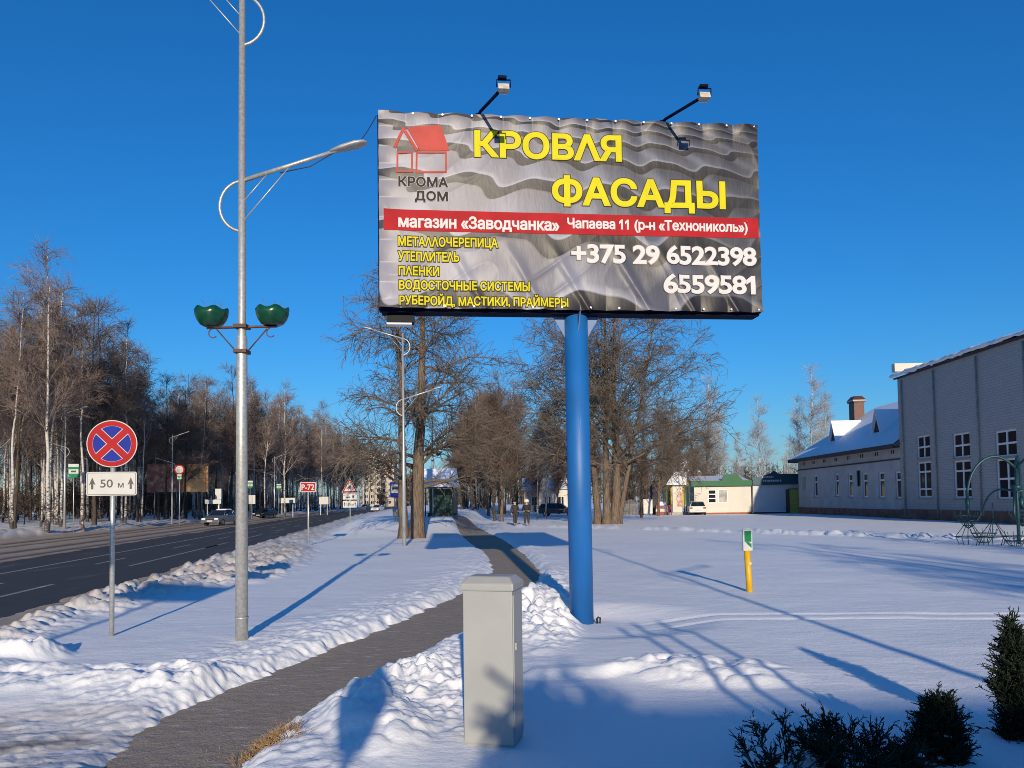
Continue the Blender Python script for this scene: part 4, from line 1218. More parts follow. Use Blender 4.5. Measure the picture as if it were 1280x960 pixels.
def wall_holes(mb, W, H, holes, depth=0.16, mi=0, z0=0.0):
    """wall front in the local plane y = 0 with recessed openings (x0, z0, x1, z1)"""
    xs = sorted({0.0, W, *[h[0] for h in holes], *[h[2] for h in holes]}); zs = sorted({z0, H, *[h[1] for h in holes], *[h[3] for h in holes]})
    for a, b in zip(xs[:-1], xs[1:]):
        for c, d in zip(zs[:-1], zs[1:]):
            cx, cz = (a + b) / 2, (c + d) / 2
            if any(h[0] < cx < h[2] and h[1] < cz < h[3] for h in holes): continue
            mb.add([(a, 0, c), (b, 0, c), (b, 0, d), (a, 0, d)], [(0, 1, 2, 3)], mi)
    for x0, a, x1, b in holes:
        mb.add([(x0, 0, a), (x1, 0, a), (x1, depth, a), (x0, depth, a)], [(0, 1, 2, 3)], mi)
        mb.add([(x0, 0, b), (x1, 0, b), (x1, depth, b), (x0, depth, b)], [(3, 2, 1, 0)], mi)
        mb.add([(x0, 0, a), (x0, 0, b), (x0, depth, b), (x0, depth, a)], [(3, 2, 1, 0)], mi)
        mb.add([(x1, 0, a), (x1, 0, b), (x1, depth, b), (x1, depth, a)], [(0, 1, 2, 3)], mi)
def window(parent, x0, z0, x1, z1, rows, cols=2, depth=0.16, y0=0.0, fm=None, name='window', bar=0.09, sill=True):
    """a window in its opening: frame with mullions, glass panes and a sill below"""
    f = MB(); y = y0 + depth - 0.05; c = ((x0 + x1) / 2, (z0 + z1) / 2)
    f.box((x0 + bar / 2, y, c[1]), (bar, 0.06, z1 - z0)); f.box((x1 - bar / 2, y, c[1]), (bar, 0.06, z1 - z0))
    f.box((c[0], y, z0 + bar / 2), (x1 - x0 - 2 * bar, 0.06, bar)); f.box((c[0], y, z1 - bar / 2), (x1 - x0 - 2 * bar, 0.06, bar))
    for k in range(1, cols):
        xx = x0 + (x1 - x0) * k / cols
        f.box((xx, y, c[1]), (bar * 1.1, 0.056, z1 - z0 - 2 * bar))
    for r in rows:
        f.box((c[0], y, z0 + (z1 - z0) * r), (x1 - x0 - 2 * bar, 0.052, bar * 1.1))
    w = f.build(name, fm or M['frame_white'], parent)
    MB().box((c[0], y0 + depth - 0.02, c[1]), (x1 - x0 - bar, 0.012, z1 - z0 - bar)).build('pane', M['glass_dark'], w)
    if sill: MB().box((c[0], y0 - 0.04, z0 - 0.045), (x1 - x0 + 0.16, 0.16, 0.05)).build('sill', M['concrete'], w)
    return w

# one long facade looking at the lawn: x runs towards the camera, the low wing first, then the tall block
FA = R(-91.2)
L0 = Vector((30.35, 80.6, 0))
fm = Matrix.Translation(L0) @ Matrix.Rotation(FA, 4, 'Z'); fi = fm.inverted()
def on_facade(u, v, yo=0.0):
    o = fi @ Vector((0, 0, CAM_H)); d = fi.to_3x3() @ ray(u, v)
    p = o + d * ((yo - o.y) / d.y)
    return p.x, p.z
X_SPLIT = on_facade(1131, 600)[0]
EAVE = on_facade(1080, 565)[1]
wing = empty('long_building', L0, FA, 'long low plastered building with a steep snowy roof, two dark dormers and a brick chimney', 'building')
W1 = X_SPLIT - 0.03
holes, wins = [], []
for u, v0, v1, w, nm in ((1020, 594, 621, 0.62, 'w'), (1046.5, 592, 620, 0.62, 'w'), (1063.5, 592, 621, 0.62, 'w'), (1073.5, 588, 608, 0.52, 'd'), (1082, 591, 622, 0.66, 'w'), (1102.5, 590, 622, 0.68, 'w'), (1124, 589, 623, 0.70, 'w')):
    xa, za = on_facade(u, v1); _, zb = on_facade(u, v0)
    wd = max(w, 0.55) * 1.45
    holes.append((xa - wd / 2, za, xa + wd / 2, zb)); wins.append(nm)
mb = MB()
wall_holes(mb, W1, EAVE, holes, z0=0.75)
mb.add([(0, 0, -0.3), (0, 12, -0.3), (0, 12, EAVE), (0, 0, EAVE)], [(0, 1, 2, 3)])
mb.add([(W1, 0, -0.3), (W1, 12, -0.3), (W1, 12, EAVE), (W1, 0, EAVE)], [(3, 2, 1, 0)])
mb.add([(0, 12, -0.3), (W1, 12, -0.3), (W1, 12, EAVE), (0, 12, EAVE)], [(3, 2, 1, 0)])
mb.build('wall', M['plaster'], wing)
MB().box((W1 / 2, -0.02, 0.24), (W1 + 0.02, 0.10, 1.04)).build('plinth', M['plinth'], wing)
for h, nm in zip(holes, wins):
    if nm == 'w': window(wing, *h, (0.68,), 1, bar=0.13)
    else: window(wing, *h, (), 1, fm=M['fascia'], bar=0.05, sill=False)
ps = on_facade(1005, 602)
MB().box((ps[0] + 0.1, -0.03, ps[1] - 0.3), (0.9, 0.03, 1.5)).build('notice_board', mat('faded notice board', (0.40, 0.44, 0.38), 0.6, color2=(0.16, 0.30, 0.16), scale=1.1), wing)
# roof: hip at the far end, overhanging eaves, ridge height 10.3
OH, RZ, HD = 0.75, 10.4, 6.0
zE = EAVE + 0.02
slope = (RZ - zE) / (HD + OH)
rv = [(-OH, -OH, zE), (W1, -OH, zE), (W1, 12 + OH, zE), (-OH, 12 + OH, zE), (5.2, 6, RZ), (W1, 6, RZ)]
rf = [(0, 1, 5, 4), (3, 0, 4), (2, 3, 4, 5)]
th = 0.22
rb = MB()
rb.add(rv + [(a, b, c + th) for a, b, c in rv], [tuple(i + 6 for i in f) for f in rf] + [tuple(reversed(f)) for f in rf] + [(0, 1, 7, 6), (3, 0, 6, 9), (2, 3, 9, 8), (1, 2, 8, 11, 5)][:3])
roof = rb.build('roof', M['snow_roof'], wing)
fb = MB()
fb.box((W1 / 2 - OH / 2, -OH - 0.03, zE + 0.02), (W1 + OH, 0.05, 0.34)); fb.box((-OH - 0.03, 6, zE + 0.02), (0.05, 12 + 2 * OH, 0.34))
fb.box((W1 / 2 - OH / 2, -OH / 2, zE - 0.04), (W1 + OH, OH - 0.02, 0.05))
fb.build('fascia_board', M['fascia'], wing)
fz = MB().box((W1 / 2, -0.05, zE - 0.95), (W1, 0.08, 0.10))
for k in range(9): fz.box((1.6 + k * 2.75, -0.035, zE - 0.34), (0.05, 0.05, 0.30)).box((1.95 + k * 2.75, -0.035, zE - 0.34), (0.05, 0.05, 0.30))
fz.build('eave_brackets', M['fascia'], wing)
for u, v in ((1043, 533), (1098, 526)):
    # dormer: dark triangular gable, ridge running back into the roof
    y0 = 1.3; x, _ = on_facade(u, 560, y0); zb_ = zE + th + slope * (y0 + OH) - 0.05; hgt = 1.75; hw = 0.78
    back = y0 + hgt / slope + 0.2
    dm = MB().add([(x - hw, y0, zb_), (x + hw, y0, zb_), (x, y0, zb_ + hgt)], [(0, 1, 2)])
    dob = dm.build('dormer', M['fascia'], roof)
    dr_ = MB()
    o_ = 0.16
    a = [(x - hw - o_, y0 - 0.25, zb_ - 0.25), (x, y0 - 0.25, zb_ + hgt + 0.1), (x + hw + o_, y0 - 0.25, zb_ - 0.25)]
    b = [(x - hw - o_, back, zb_ - 0.25), (x, back, zb_ + hgt + 0.1), (x + hw + o_, back, zb_ - 0.25)]
    for s in (0, 1):
        q = [a[s], a[s + 1], b[s + 1], b[s]]
        q2 = [(p[0], p[1], p[2] + 0.16) for p in q]
        dr_.add(q + q2, [(0, 1, 2, 3), (7, 6, 5, 4), (0, 4, 5, 1), (1, 5, 6, 2), (2, 6, 7, 3), (3, 7, 4, 0)])
    dr_.build('dormer_roof', M['snow_roof'], roof)
c0 = on_facade(1071, 520)
cx_ = on_facade(1071, 520, 4.6)[0]
ch = MB().box((cx_, 4.6, RZ - 0.95), (1.25, 1.0, 3.6)).box((cx_, 4.6, RZ + 0.93), (1.5, 1.25, 0.14))
cho = ch.build('chimney', M['roof_metal'], roof)
MB().box((cx_, 4.6, RZ + 1.28), (1.6, 1.35, 0.42), taper=0.55).build('cap', M['roof_metal'], cho)
MB().box((cx_, 4.6, RZ + 1.05), (1.54, 1.29, 0.10)).build('snow_cover', M['snow_roof'], cho)

tall = empty('brick_building', fm @ Vector((X_SPLIT, 0, 0)), FA, 'tall flat-roofed grey brick building with white-framed windows at the right edge', 'building')
tm = Matrix.Translation(fm @ Vector((X_SPLIT, 0, 0))) @ Matrix.Rotation(FA, 4, 'Z')
TW = 30.0
TH = 10.85
PROUD = -0.30
holes = []
for uc, w in ((1160.5, 1.05), (1208.5, 1.12), (1265, 1.15)):
    xc = on_facade(uc, 590)[0] - X_SPLIT
    for v0, v1 in ((544, 573), (577, 622)):
        k = (uc - 1160.5) / 104.5
        za = on_facade(uc, v1 + 1.5 * k - (1 if v0 < 560 else 0) * 4 * k)[1]; zb_ = on_facade(uc, v0 - 7 * k + (3 if v0 > 560 else 0) * k)[1]
        holes.append((xc - w / 2 * 1.75, za, xc + w / 2 * 1.75, zb_))
col_gap = (holes[4][0] - holes[2][0])
zz0, zz1 = holes[4][1], holes[4][3]; zz2, zz3 = holes[5][1], holes[5][3]
for k in (1, 2, 3):
    for q in (4, 5):
        h = holes[q]; holes.append((h[0] + col_gap * k, h[1], h[2] + col_gap * k, h[3]))
for h in [(a, b, c, d) for a, b, c, d in holes]: assert h[2] > h[0] and h[3] > h[1], h
mb = MB()
hv = [(a, b, c, d) for a, b, c, d in holes]
wall_holes(mb, TW, TH, hv, z0=0.8)
mb.v = [(x, y + PROUD, z) for x, y, z in mb.v]
for x0, x1 in ((0, 0), (TW, TW)):
    q = [(x0, PROUD, -0.3), (x0, 16, -0.3), (x0, 16, TH), (x0, PROUD, TH)]
    mb.add(q, [(0, 1, 2, 3) if x0 == 0 else (3, 2, 1, 0)])
mb.add([(0, 16, -0.3), (TW, 16, -0.3), (TW, 16, TH), (0, 16, TH)], [(3, 2, 1, 0)])
mb.build('wall', M['white_brick'], tall)
MB().box((TW / 2, PROUD - 0.02, 0.26), (TW + 0.04, 0.10, 1.12)).build('plinth', M['plinth'], tall)
for i, h in enumerate(holes):
    window(tall, *h, (0.5,) if h[3] - h[1] < 2.4 else (0.24, 0.72), 2, y0=PROUD, bar=0.11)
pl = MB()
for u in (1137, 1178, 1233):
    xx = on_facade(u, 600)[0] - X_SPLIT
    pl.tube([(xx, PROUD - 0.10, 0.3), (xx, PROUD - 0.10, TH - 0.3)], 0.055, 8)
for k in range(2): pl.tube([(xx + (k + 1) * col_gap, PROUD - 0.10, 0.3), (xx + (k + 1) * col_gap, PROUD - 0.10, TH - 0.3)], 0.055, 8)
pl.build('drainpipe', M['concrete'], tall)
# sloping snowy roof edge with a crumpled overhang of snow
rng_ = np.random.default_rng(4)
xs = np.linspace(-0.45, TW, 160); nz = 0.06 * rng_.normal(0, 1, 160)
edge = []
prof = [(-0.28, 0.0), (-0.40, 0.10), (-0.30, 0.28), (0.6, 0.36), (16.5, 0.5), (16.5, 0.05), (-0.2, -0.03)]
X = np.repeat(xs[:, None], len(prof), 1); Y = np.array([p[0] for p in prof])[None] + np.zeros_like(X); Zr = np.array([p[1] for p in prof])[None] + TH + 0.02 + np.zeros_like(X)
for j in (0, 1, 2, 3): Y[:, j] += 0.14 * fbm(xs * 1.3 + j * 0.2, xs * 0 + j, 3, 171); Zr[:, j] += 0.10 * fbm(xs * 1.6 + 5, xs * 0 + j * 0.3, 3, 172)
Zr += 0.016 * xs[:, None] * 0
ro = grid_mesh('roof', X, Y + PROUD, Zr, M['snow_roof'], parent=tall)
MB().box((TW / 2 - 0.1, PROUD - 0.10, TH - 0.06), (TW + 0.3, 0.18, 0.10)).build('cornice', M['fascia'], tall)
MB().box((0.25, 3.0, TH + 0.72), (0.5, 7.4, 0.62)).box((2.4, 6.6, TH + 0.72), (4.2, 0.4, 0.7)).build('parapet', M['cream_panel'], tall)
vt = MB()
for x, h in ((9.0, 0.55), (14.6, 0.95)): vt.box((x, 1.2, TH + h / 2), (0.5, 0.5, h)).box((x, 1.2, TH + h + 0.08), (0.62, 0.62, 0.14))
vt.build('vent_stack', M['brick_red'], ro)

# ------------------------------------------------------------------ kiosks by the lane
kd = 83.0
def kx(u): return P(u, 630, kd).x
def kz(u, v): return P(u, v, kd).z
zk = 0.05
x0, x1 = kx(868), kx(938.5)
kiosk = empty('shop_kiosk', (x0, kd, zk), R(-2), 'cream shop kiosk with a green stepped sign band and porch', 'kiosk')
KW = x1 - x0; KH = kz(900, 608.5)
mb = MB()
wa, wb = kx(885) - x0, kx(895.5) - x0; wc, wd_ = kx(897.5) - x0, kx(909.5) - x0
zt_, zb_ = kz(895, 612.5), kz(895, 629.5)
wall_holes(mb, KW, KH, [(wa, zb_, wb, zt_), (wc, zb_, wd_, zt_)], 0.10)
mb.add([(0, 0, 0), (0, 5, 0), (0, 5, KH), (0, 0, KH)], [(0, 1, 2, 3)]); mb.add([(KW, 0, 0), (KW, 5, 0), (KW, 5, KH), (KW, 0, KH)], [(3, 2, 1, 0)])
mb.add([(0, 5, 0), (KW, 5, 0), (KW, 5, KH), (0, 5, KH)], [(3, 2, 1, 0)])
mb.build('wall', M['cream_panel'], kiosk)
window(kiosk, wa, zb_, wb, zt_, (0.35, 0.66), 1, 0.10, sill=False)
w_ = window(kiosk, wc, zb_, wd_, zt_, (), 1, 0.10, sill=False)
MB().box(((wc + wd_) / 2, 0.06, (zt_ + zb_) / 2), (wd_ - wc - 0.2, 0.01, zt_ - zb_ - 0.2)).build('poster', mat('pale poster', (0.45, 0.43, 0.40), 0.6, color2=(0.22, 0.22, 0.22), scale=2.2), w_)
zs = kz(900, 601.5); zp = kz(915, 593.5)
xs0, xs1, xs2, xs3 = kx(901) - x0, kx(905) - x0, kx(921) - x0, kx(928) - x0
mb = MB().prism([(-0.35, KH + 0.02), (KW + 0.05, KH + 0.02), (KW + 0.05, zs), (xs3, zs), (xs2, zp), (xs1, zp), (xs0, zs), (-0.35, zs)], -0.35, -0.20)
mb.build('sign_band', M['green_sheet'], kiosk)
rf_ = MB()
n_ = 40
for k in range(n_):
    xa = -0.2 + k * (KW + 0.2) / n_
    rf_.prism([(-0.18, zs - 0.15), (4.8, zs + 0.62), (4.8, zs + 0.70), (-0.18, zs - 0.05 )], xa, xa + (KW + 0.2) / n_ * 0.55, axis='x')
rf_.box((KW / 2, 2.5, KH + 0.10), (KW, 4.9, 0.16))
rf_.build('roof_sheet', M['snow_roof'], kiosk)
MB().box((KW / 2, 0.02, 0.10), (KW + 0.05, 0.12, 0.22)).build('plinth', M['brick_red'], kiosk)
# porch at the left end
porch = empty('entrance_porch', (kx(829), kd - 1.0, zk), 0, 'small entrance porch with a snowy shed roof left of the green kiosk', 'porch')
PWd = kx(862) - kx(829)
def pxp(u): return kx(u) - kx(829)
zr0, zr1 = kz(840, 607), kz(850, 591.5)
rp = MB()
lo_ = [(pxp(830) , -0.6, zr0), (pxp(854), -0.6, zr0), (pxp(861.5), 1.6, zr1), (pxp(846), 1.6, zr1)]
rp.add(lo_ + [(a, b, c + 0.14) for a, b, c in lo_], [(3, 2, 1, 0), (4, 5, 6, 7), (0, 1, 5, 4), (1, 2, 6, 5), (2, 3, 7, 6), (3, 0, 4, 7)])
rp.build('roof', M['snow_roof'], porch)
MB().box((pxp(844.5), 0.1, zr0 / 2), (pxp(850.5) - pxp(838.8), 0.14, zr0)).build('wall', M['cream_panel'], porch)
dw = MB().box((pxp(847.2), 0.01, zr0 * 0.54), (0.62, 0.05, zr0 * 0.5)).build('door', mat('door with posters', (0.30, 0.10, 0.08), 0.5, color2=(0.55, 0.42, 0.38), scale=2.5), porch)
for u in (830.5, 853, 857, 861): MB().box((pxp(u), 0.0 if u < 854 else 0.8, zr0 / 2), (0.10, 0.10, zr0)).build('post', M['green_sheet'], porch)
MB().box((pxp(846), 0.2, 0.16), (pxp(858) - pxp(830), 1.7, 0.30)).build('step', M['concrete'], porch)
rl = MB()
for k in range(4): rl.tube([(pxp(829 + k * 2), -0.75, 0), (pxp(829 + k * 2), -0.75, 0.95 + 0.08 * k)], 0.03, 5)
rl.tube([(pxp(829), -0.75, 0.95), (pxp(836), -0.75, 1.2)], 0.035, 5)
rl.build('railing', mat('red railing', (0.32, 0.05, 0.05), 0.5), porch)
# shaded second kiosk
x2, x3 = kx(939.5), kx(995)
k2 = empty('blue_kiosk', (x2, kd - 0.6, zk), R(-2), 'shaded pale kiosk with a dark teal sign band right of the cream kiosk', 'kiosk')
KW2 = x3 - x2; KH2 = kz(960, 607)
MB().box((KW2 / 2, 2.2, KH2 / 2 + 0.12), (KW2, 4.4, KH2 - 0.24)).build('wall', M['blue_panel'], k2)
zt2 = kz(960, 593.5)
MB().prism([(-0.05, KH2 + 0.01), (KW2 + 0.2, KH2 + 0.01), (KW2 + 0.2, zt2), (KW2 * 0.56, zt2), (KW2 * 0.50, zt2 + 0.28), (KW2 * 0.44, zt2 + 0.32), (KW2 * 0.38, zt2 + 0.05), (KW2 * 0.10, zt2 - 0.30), (-0.05, zt2 - 0.42)], -0.30, -0.14).build('sign_band', M['teal_sheet'], k2)
lt = MB()
rr_ = random.Random(3)
for r_, (xa, xb, z_, h_) in enumerate(((0.9, 2.2, KH2 + 0.86, 0.16), (1.0, 3.0, KH2 + 0.46, 0.20))):
    x_ = xa
    while x_ < xb:
        w_l = rr_.uniform(0.08, 0.16)
        lt.box((x_ + w_l / 2, -0.305, z_), (w_l, 0.008, h_)); x_ += w_l + 0.08
lt.build('worn_lettering', M['blue_panel'], k2)
for k in range(5): MB().box((0.4 + k * (KW2 - 0.8) / 4, 0.5, 0.05), (0.30, 0.5, 0.24)).build('block_foot', M['concrete'], k2)
MB().box((KW2 / 2, 0.02, 0.06), (KW2, 0.05, 0.30)).build('skirt', M['fascia'], k2)
xg0, xg1 = kx(980), kx(995.5)
bo = empty('info_shed', ((xg0 + xg1) / 2, kd - 1.6, zk), R(-2), 'narrow yellow-green shed wall between the shaded kiosk and the long building', 'shed')
MB().box((0, 0.4, kz(985, 612.5) / 2), (xg1 - xg0, 0.8, kz(985, 612.5))).build('wall', M['yellow_panel'], bo)
MB().box((-(xg1 - xg0) / 2 - 0.04, 0.36, kz(985, 612.5) / 2), (0.10, 0.92, kz(985, 612.5) + 0.02)).box((0, -0.02, kz(985, 612.5) + 0.04), (xg1 - xg0 + 0.1, 0.06, 0.10)).build('frame', M['fascia'], bo)

# fence, notice board and skip left of the porch
fx0, fx1 = P(776, 630, 84).x, P(806, 630, 84).x
fn = empty('plank_fence', (fx0, 84, 0.0), R(3), 'weathered grey plank fence right of the big linden', 'fence')
mb = MB(); x_ = 0
while x_ < fx1 - fx0:
    h_ = 1.75 + rr_.uniform(-0.12, 0.12); mb.box((x_ + 0.07, rr_.uniform(-0.01, 0.01), h_ / 2), (0.13, 0.03, h_)); x_ += 0.16
mb.build('planks', mat('grey planks', (0.16, 0.15, 0.14), 0.9, 0, var=0.3, scale=3), fn)
MB().box(((fx1 - fx0) / 2, 0.05, 0.5), (fx1 - fx0, 0.05, 0.10)).box(((fx1 - fx0) / 2, 0.05, 1.4), (fx1 - fx0, 0.05, 0.10)).build('rails', M['dark_bark'], fn)
p = P(810, 640, 82)
nb = empty('notice_board', (p.x, 82, 0), R(6), 'pale notice board standing between the plank fence and the dark kiosk shed', 'notice board')
MB().box((0, 0, 1.05), (1.0, 0.12, 1.55)).build('panel', mat('pale board', (0.62, 0.60, 0.54), 0.6, color2=(0.48, 0.47, 0.43), scale=3), nb)
for s in (-1, 1): MB().box((s * 0.4, 0.09, 0.6), (0.08, 0.06, 1.5)).build('leg', M['concrete'], nb)
p0_, p1_ = P(815.5, 630, 85).x, P(823, 630, 85).x
sh = empty('dark_shed', ((p0_ + p1_) / 2, 85, 0), 0, 'dark narrow shed left of the porch', 'shed')
MB().box((0, 0.6, 1.9), (p1_ - p0_, 1.2, 3.8)).build('wall', mat('dark violet boards', (0.05, 0.04, 0.05), 0.8, 0, var=0.3, scale=4), sh)
MB().box((0, 0.55, 3.84), (p1_ - p0_ + 0.2, 1.5, 0.09)).build('roof', M['fascia'], sh)
pr = P(825, 640, 82.5)
sk_ = empty('crate_stack', (pr.x, 82.5, 0), 0, 'low stack of red and white crates with snow on top, by the porch', 'crates')
for k in range(3): MB().box((0, 0, 0.28 + k * 0.36), (0.95, 0.6, 0.26)).box((0, -0.01, 0.10 + k * 0.36), (1.0, 0.62, 0.06)).build('crate', (M['brick_red'], M['cream_panel'], M['brick_red'])[k], sk_)
MB().box((0.05, 0, 1.32), (0.7, 0.5, 0.42), taper=0.5).build('snow_cover', M['snow_cap'], sk_)

# white house and distant blocks
hx0, hx1 = P(655, 630, 125).x, P(730, 630, 125).x
ho = empty('white_house', (hx0, 125, 0), R(-3), 'low white house with a pale gable seen between birches left of the blue pole', 'house')
HW = hx1 - hx0; HH = 3.6
mb = MB(); hl = [(1.2 + k * 2.2, 1.0, 2.2 + k * 2.2, 2.5) for k in range(int((HW - 2) / 2.2))]
wall_holes(mb, HW, HH, hl, 0.12)
mb.add([(0, 0, 0), (0, 8, 0), (0, 8, HH), (0, 0, HH)], [(0, 1, 2, 3)]); mb.add([(HW, 0, 0), (HW, 8, 0), (HW, 8, HH), (HW, 0, HH)], [(3, 2, 1, 0)])
mb.add([(0, 8, 0), (HW, 8, 0), (HW, 8, HH), (0, 8, HH)], [(3, 2, 1, 0)])
mb.build('wall', M['cream_panel'], ho)
for h in hl: window(ho, *h, (), 2, 0.12, sill=False)
MB().prism([(-0.5, HH + 0.01), (8.5, HH + 0.01), (4, HH + 2.0)], -0.4, HW + 0.4, axis='x').build('roof', M['snow_roof'], ho)

p = P(472, 600, 350)
ap = empty('apartment_block', (p.x - 7, 350, 0), R(2), 'pale apartment tower at the end of the road behind the trees', 'building')
AW, AH = 14.5, 23.5
mb = MB(); hl = []
for r_ in range(8):
    for c_ in range(5): hl.append((1.0 + c_ * 2.7, 1.2 + r_ * 2.75, 2.5 + c_ * 2.7, 2.7 + r_ * 2.75))
wall_holes(mb, AW, AH, hl, 0.2)
mb.add([(0, 0, 0), (0, 12, 0), (0, 12, AH), (0, 0, AH)], [(0, 1, 2, 3)]); mb.add([(AW, 0, 0), (AW, 12, 0), (AW, 12, AH), (AW, 0, AH)], [(3, 2, 1, 0)])
mb.add([(0, 12, 0), (AW, 12, 0), (AW, 12, AH), (0, 12, AH)], [(3, 2, 1, 0)])
mb.build('wall', mat('warm panel wall', (0.42, 0.36, 0.29), 0.9, 0, var=0.1, scale=0.3), ap)
for h in hl: window(ap, *h, (), 2, 0.2, sill=False)
MB().box((AW / 2, 6, AH + 0.3), (AW + 0.4, 12.4, 0.58)).box((AW * 0.35, 6, AH + 1.6), (4, 4, 2.0)).build('roof', M['concrete'], ap)
p0_ = P(838, 600, 170)
yh = empty('yellow_house', (p0_.x, 170, 0), R(-4), 'yellow-walled house with a snowy roof far behind the porch', 'house')
MB().box((3.5, 4, 3.6), (7, 8, 7.2)).build('wall', mat('ochre yellow wall', (0.50, 0.33, 0.04), 0.8, 0, var=0.1), yh)
MB().prism([(-0.4, 7.21), (7.4, 7.21), (3.5, 10.4)], -0.3, 8.3, axis='y').build('roof', M['snow_roof'], yh)
for k in range(2): window(yh, 1.0 + k * 3.0, 4.4, 2.6 + k * 3.0, 6.0, (), 2, 0.16, y0=-0.16, sill=False)

# ------------------------------------------------------------------ bus shelter
sd = 50.0
p = P(548, 645, sd)
zsh = hz(p.x, sd) + 0.02
st = empty('bus_shelter', (p.x, sd, zsh), R(-6), 'green-walled bus stop shelter with a snow-covered gable roof', 'bus shelter')
SWd, SH = 2.15, 1.75
zrt = P(548, 585.5, sd).z - zsh; zrb = P(548, 609, sd).z - zsh
mb = MB(); n_ = 20
for k in range(n_): mb.box((-SWd / 2 + 0.28 + (k + 0.5) * (SWd - 0.28) / n_, 0.9 + 0.014 * (k % 2), zrb / 2 - 0.02), ((SWd - 0.28) / n_ * 1.02, 0.03, zrb - 0.12))
mb.build('back_wall', mat('dark green corrugated sheet', (0.012, 0.06, 0.045), 0.5, 0.1, var=0.15, scale=3), st)
for x_ in (-SWd / 2, SWd / 2):
    for y_ in (-0.6, 0.95): MB().box((x_, y_, zrb / 2), (0.07, 0.07, zrb)).build('post', M['fascia'], st)
MB().box((0, -0.6, zrb - 0.05), (SWd - 0.08, 0.07, 0.08)).build('beam', M['fascia'], st)
MB().box((SWd / 2 - 0.01, 0.2, zrb * 0.52), (0.03, 1.4, zrb * 0.8)).build('side_wall', M['teal_sheet'], st)
rfm = MB().prism([(-1.0, zrb), (1.35, zrb), (1.35, zrb + 0.10), (0.2, zrt), (-1.0, zrb + 0.16)], -SWd / 2 - 0.15, SWd / 2 + 0.12, axis='x')
rfm.build('roof', M['snow_roof'], st)
MB().box((0, -0.2, 0.25), (1.5, 0.35, 0.06)).box((-0.6, -0.2, 0.11), (0.08, 0.3, 0.22)).box((0.6, -0.2, 0.11), (0.08, 0.3, 0.22)).build('bench', M['dark_bark'], st)

# ------------------------------------------------------------------ road signs
def arrow_up(x, z0, z1, w):
    m = z1 - (z1 - z0) * 0.48
    return [(x - w * 0.17, z0), (x + w * 0.17, z0), (x + w * 0.17, m - 0.01), (x + w * 0.5, m - 0.03), (x, z1), (x - w * 0.5, m - 0.03), (x - w * 0.17, m - 0.01)]
def rounded(x0, z0, x1, z1, r, n=5):
    p = []
    for cx, cz, a in ((x1 - r, z0 + r, -90), (x1 - r, z1 - r, 0), (x0 + r, z1 - r, 90), (x0 + r, z0 + r, 180)):
        for k in range(n + 1):
            g = R(a + 90 * k / n); p.append((cx + r * math.cos(g), cz + r * math.sin(g)))
    return p
def flat_text(name, s, x0, x1, z, cap, y, m, parent, bold=0.012):
    mb = MB()
    for li, (v, f) in enumerate(text_layers(s, x0, x1, z, cap, bold)): mb.add([(a, y + li * 0.0004, b) for a, b in v], [tuple(q) for q in f])
    for i, q in enumerate(mb.f):
        a, b, c = [Vector(mb.v[k]) for k in q[:3]]
        if (b - a).cross(c - a).y > 0: mb.f[i] = q[::-1]
    return mb.build(name, m, parent)

g = G(139.5, 799, 0.06)
sd_ = g.y
ns = empty('no_stopping_sign', (g.x, g.y, 0.04), R(10), 'round blue and red no stopping sign above a white 50 m arrow plate', 'road sign')
k_ = sd_ / F_PX
zc = P(141, 555, sd_).z - 0.04
MB().tube([(0, 0, -0.2), (0.0, 0, zc + 0.25)], 0.032, 14).build('post', M['galv'], ns)
rad = 29.5 * k_
d = MB().tube([(0, -0.036, zc), (0, -0.046, zc)], rad, 48, smooth=False).build('disc', M['sign_white'], ns)
q = MB()
q.disc((0, -0.0475, zc), rad * 0.965, 0, 48)
q.build('red_face', M['sign_red'], d)
q = MB()
ri, hw = rad * 0.76, rad * 0.135
def sector(a0):
    """one of the four blue fields between the cross bars"""
    off = hw * math.sqrt(2)
    pts = []
    ha = math.asin(hw / ri)
    for k in range(13):
        g_ = R(a0 - 45) + ha + (math.pi / 2 - 2 * ha) * k / 12
        pts.append((ri * math.cos(g_), ri * math.sin(g_)))
    pts.append((off * math.cos(R(a0)), off * math.sin(R(a0))))
    return pts
for a0 in (0, 90, 180, 270): q.poly([(x * 1.0, zc + z) for x, z in sector(a0)], -0.0487, 0)
q.build('white_rim', M['sign_white'], d)
q = MB()
for a0 in (0, 90, 180, 270):
    c_ = np.array(sector(a0)); m_ = c_.mean(0); c_ = m_ + (c_ - m_) * 0.925
    q.poly([(x, zc + z) for x, z in c_], -0.0497, 0)
q.build('blue_field', M['sign_blue'], d)
zp0, zp1 = P(141, 619.5, sd_).z - 0.04, P(141, 590, sd_).z - 0.04
pw = 29.3 * k_
pt = MB().prism(rounded(-pw, zp0, pw, zp1, 0.03), -0.048, -0.036).build('distance_plate', M['sign_white'], ns)
q = MB().poly(rounded(-pw + 0.012, zp0 + 0.012, pw - 0.012, zp1 - 0.012, 0.024), -0.0492)
q.build('black_border', M['sign_black'], pt)
MB().poly(rounded(-pw + 0.018, zp0 + 0.018, pw - 0.018, zp1 - 0.018, 0.02), -0.0502).build('white_face', M['sign_white'], pt)
zm = (zp0 + zp1) / 2; hh = zp1 - zp0
for s in (-1, 1): MB().poly(arrow_up(s * pw * 0.76, zm - hh * 0.23, zm + hh * 0.27, 0.085), -0.0512).build('arrow', M['sign_black'], pt)
flat_text('lettering', '50', -pw * 0.45, pw * 0.05, zm - hh * 0.16, hh * 0.36, -0.0512, M['sign_black'], pt)
flat_text('lettering', 'м', pw * 0.25, pw * 0.48, zm - hh * 0.17, hh * 0.26, -0.0512, M['sign_black'], pt)

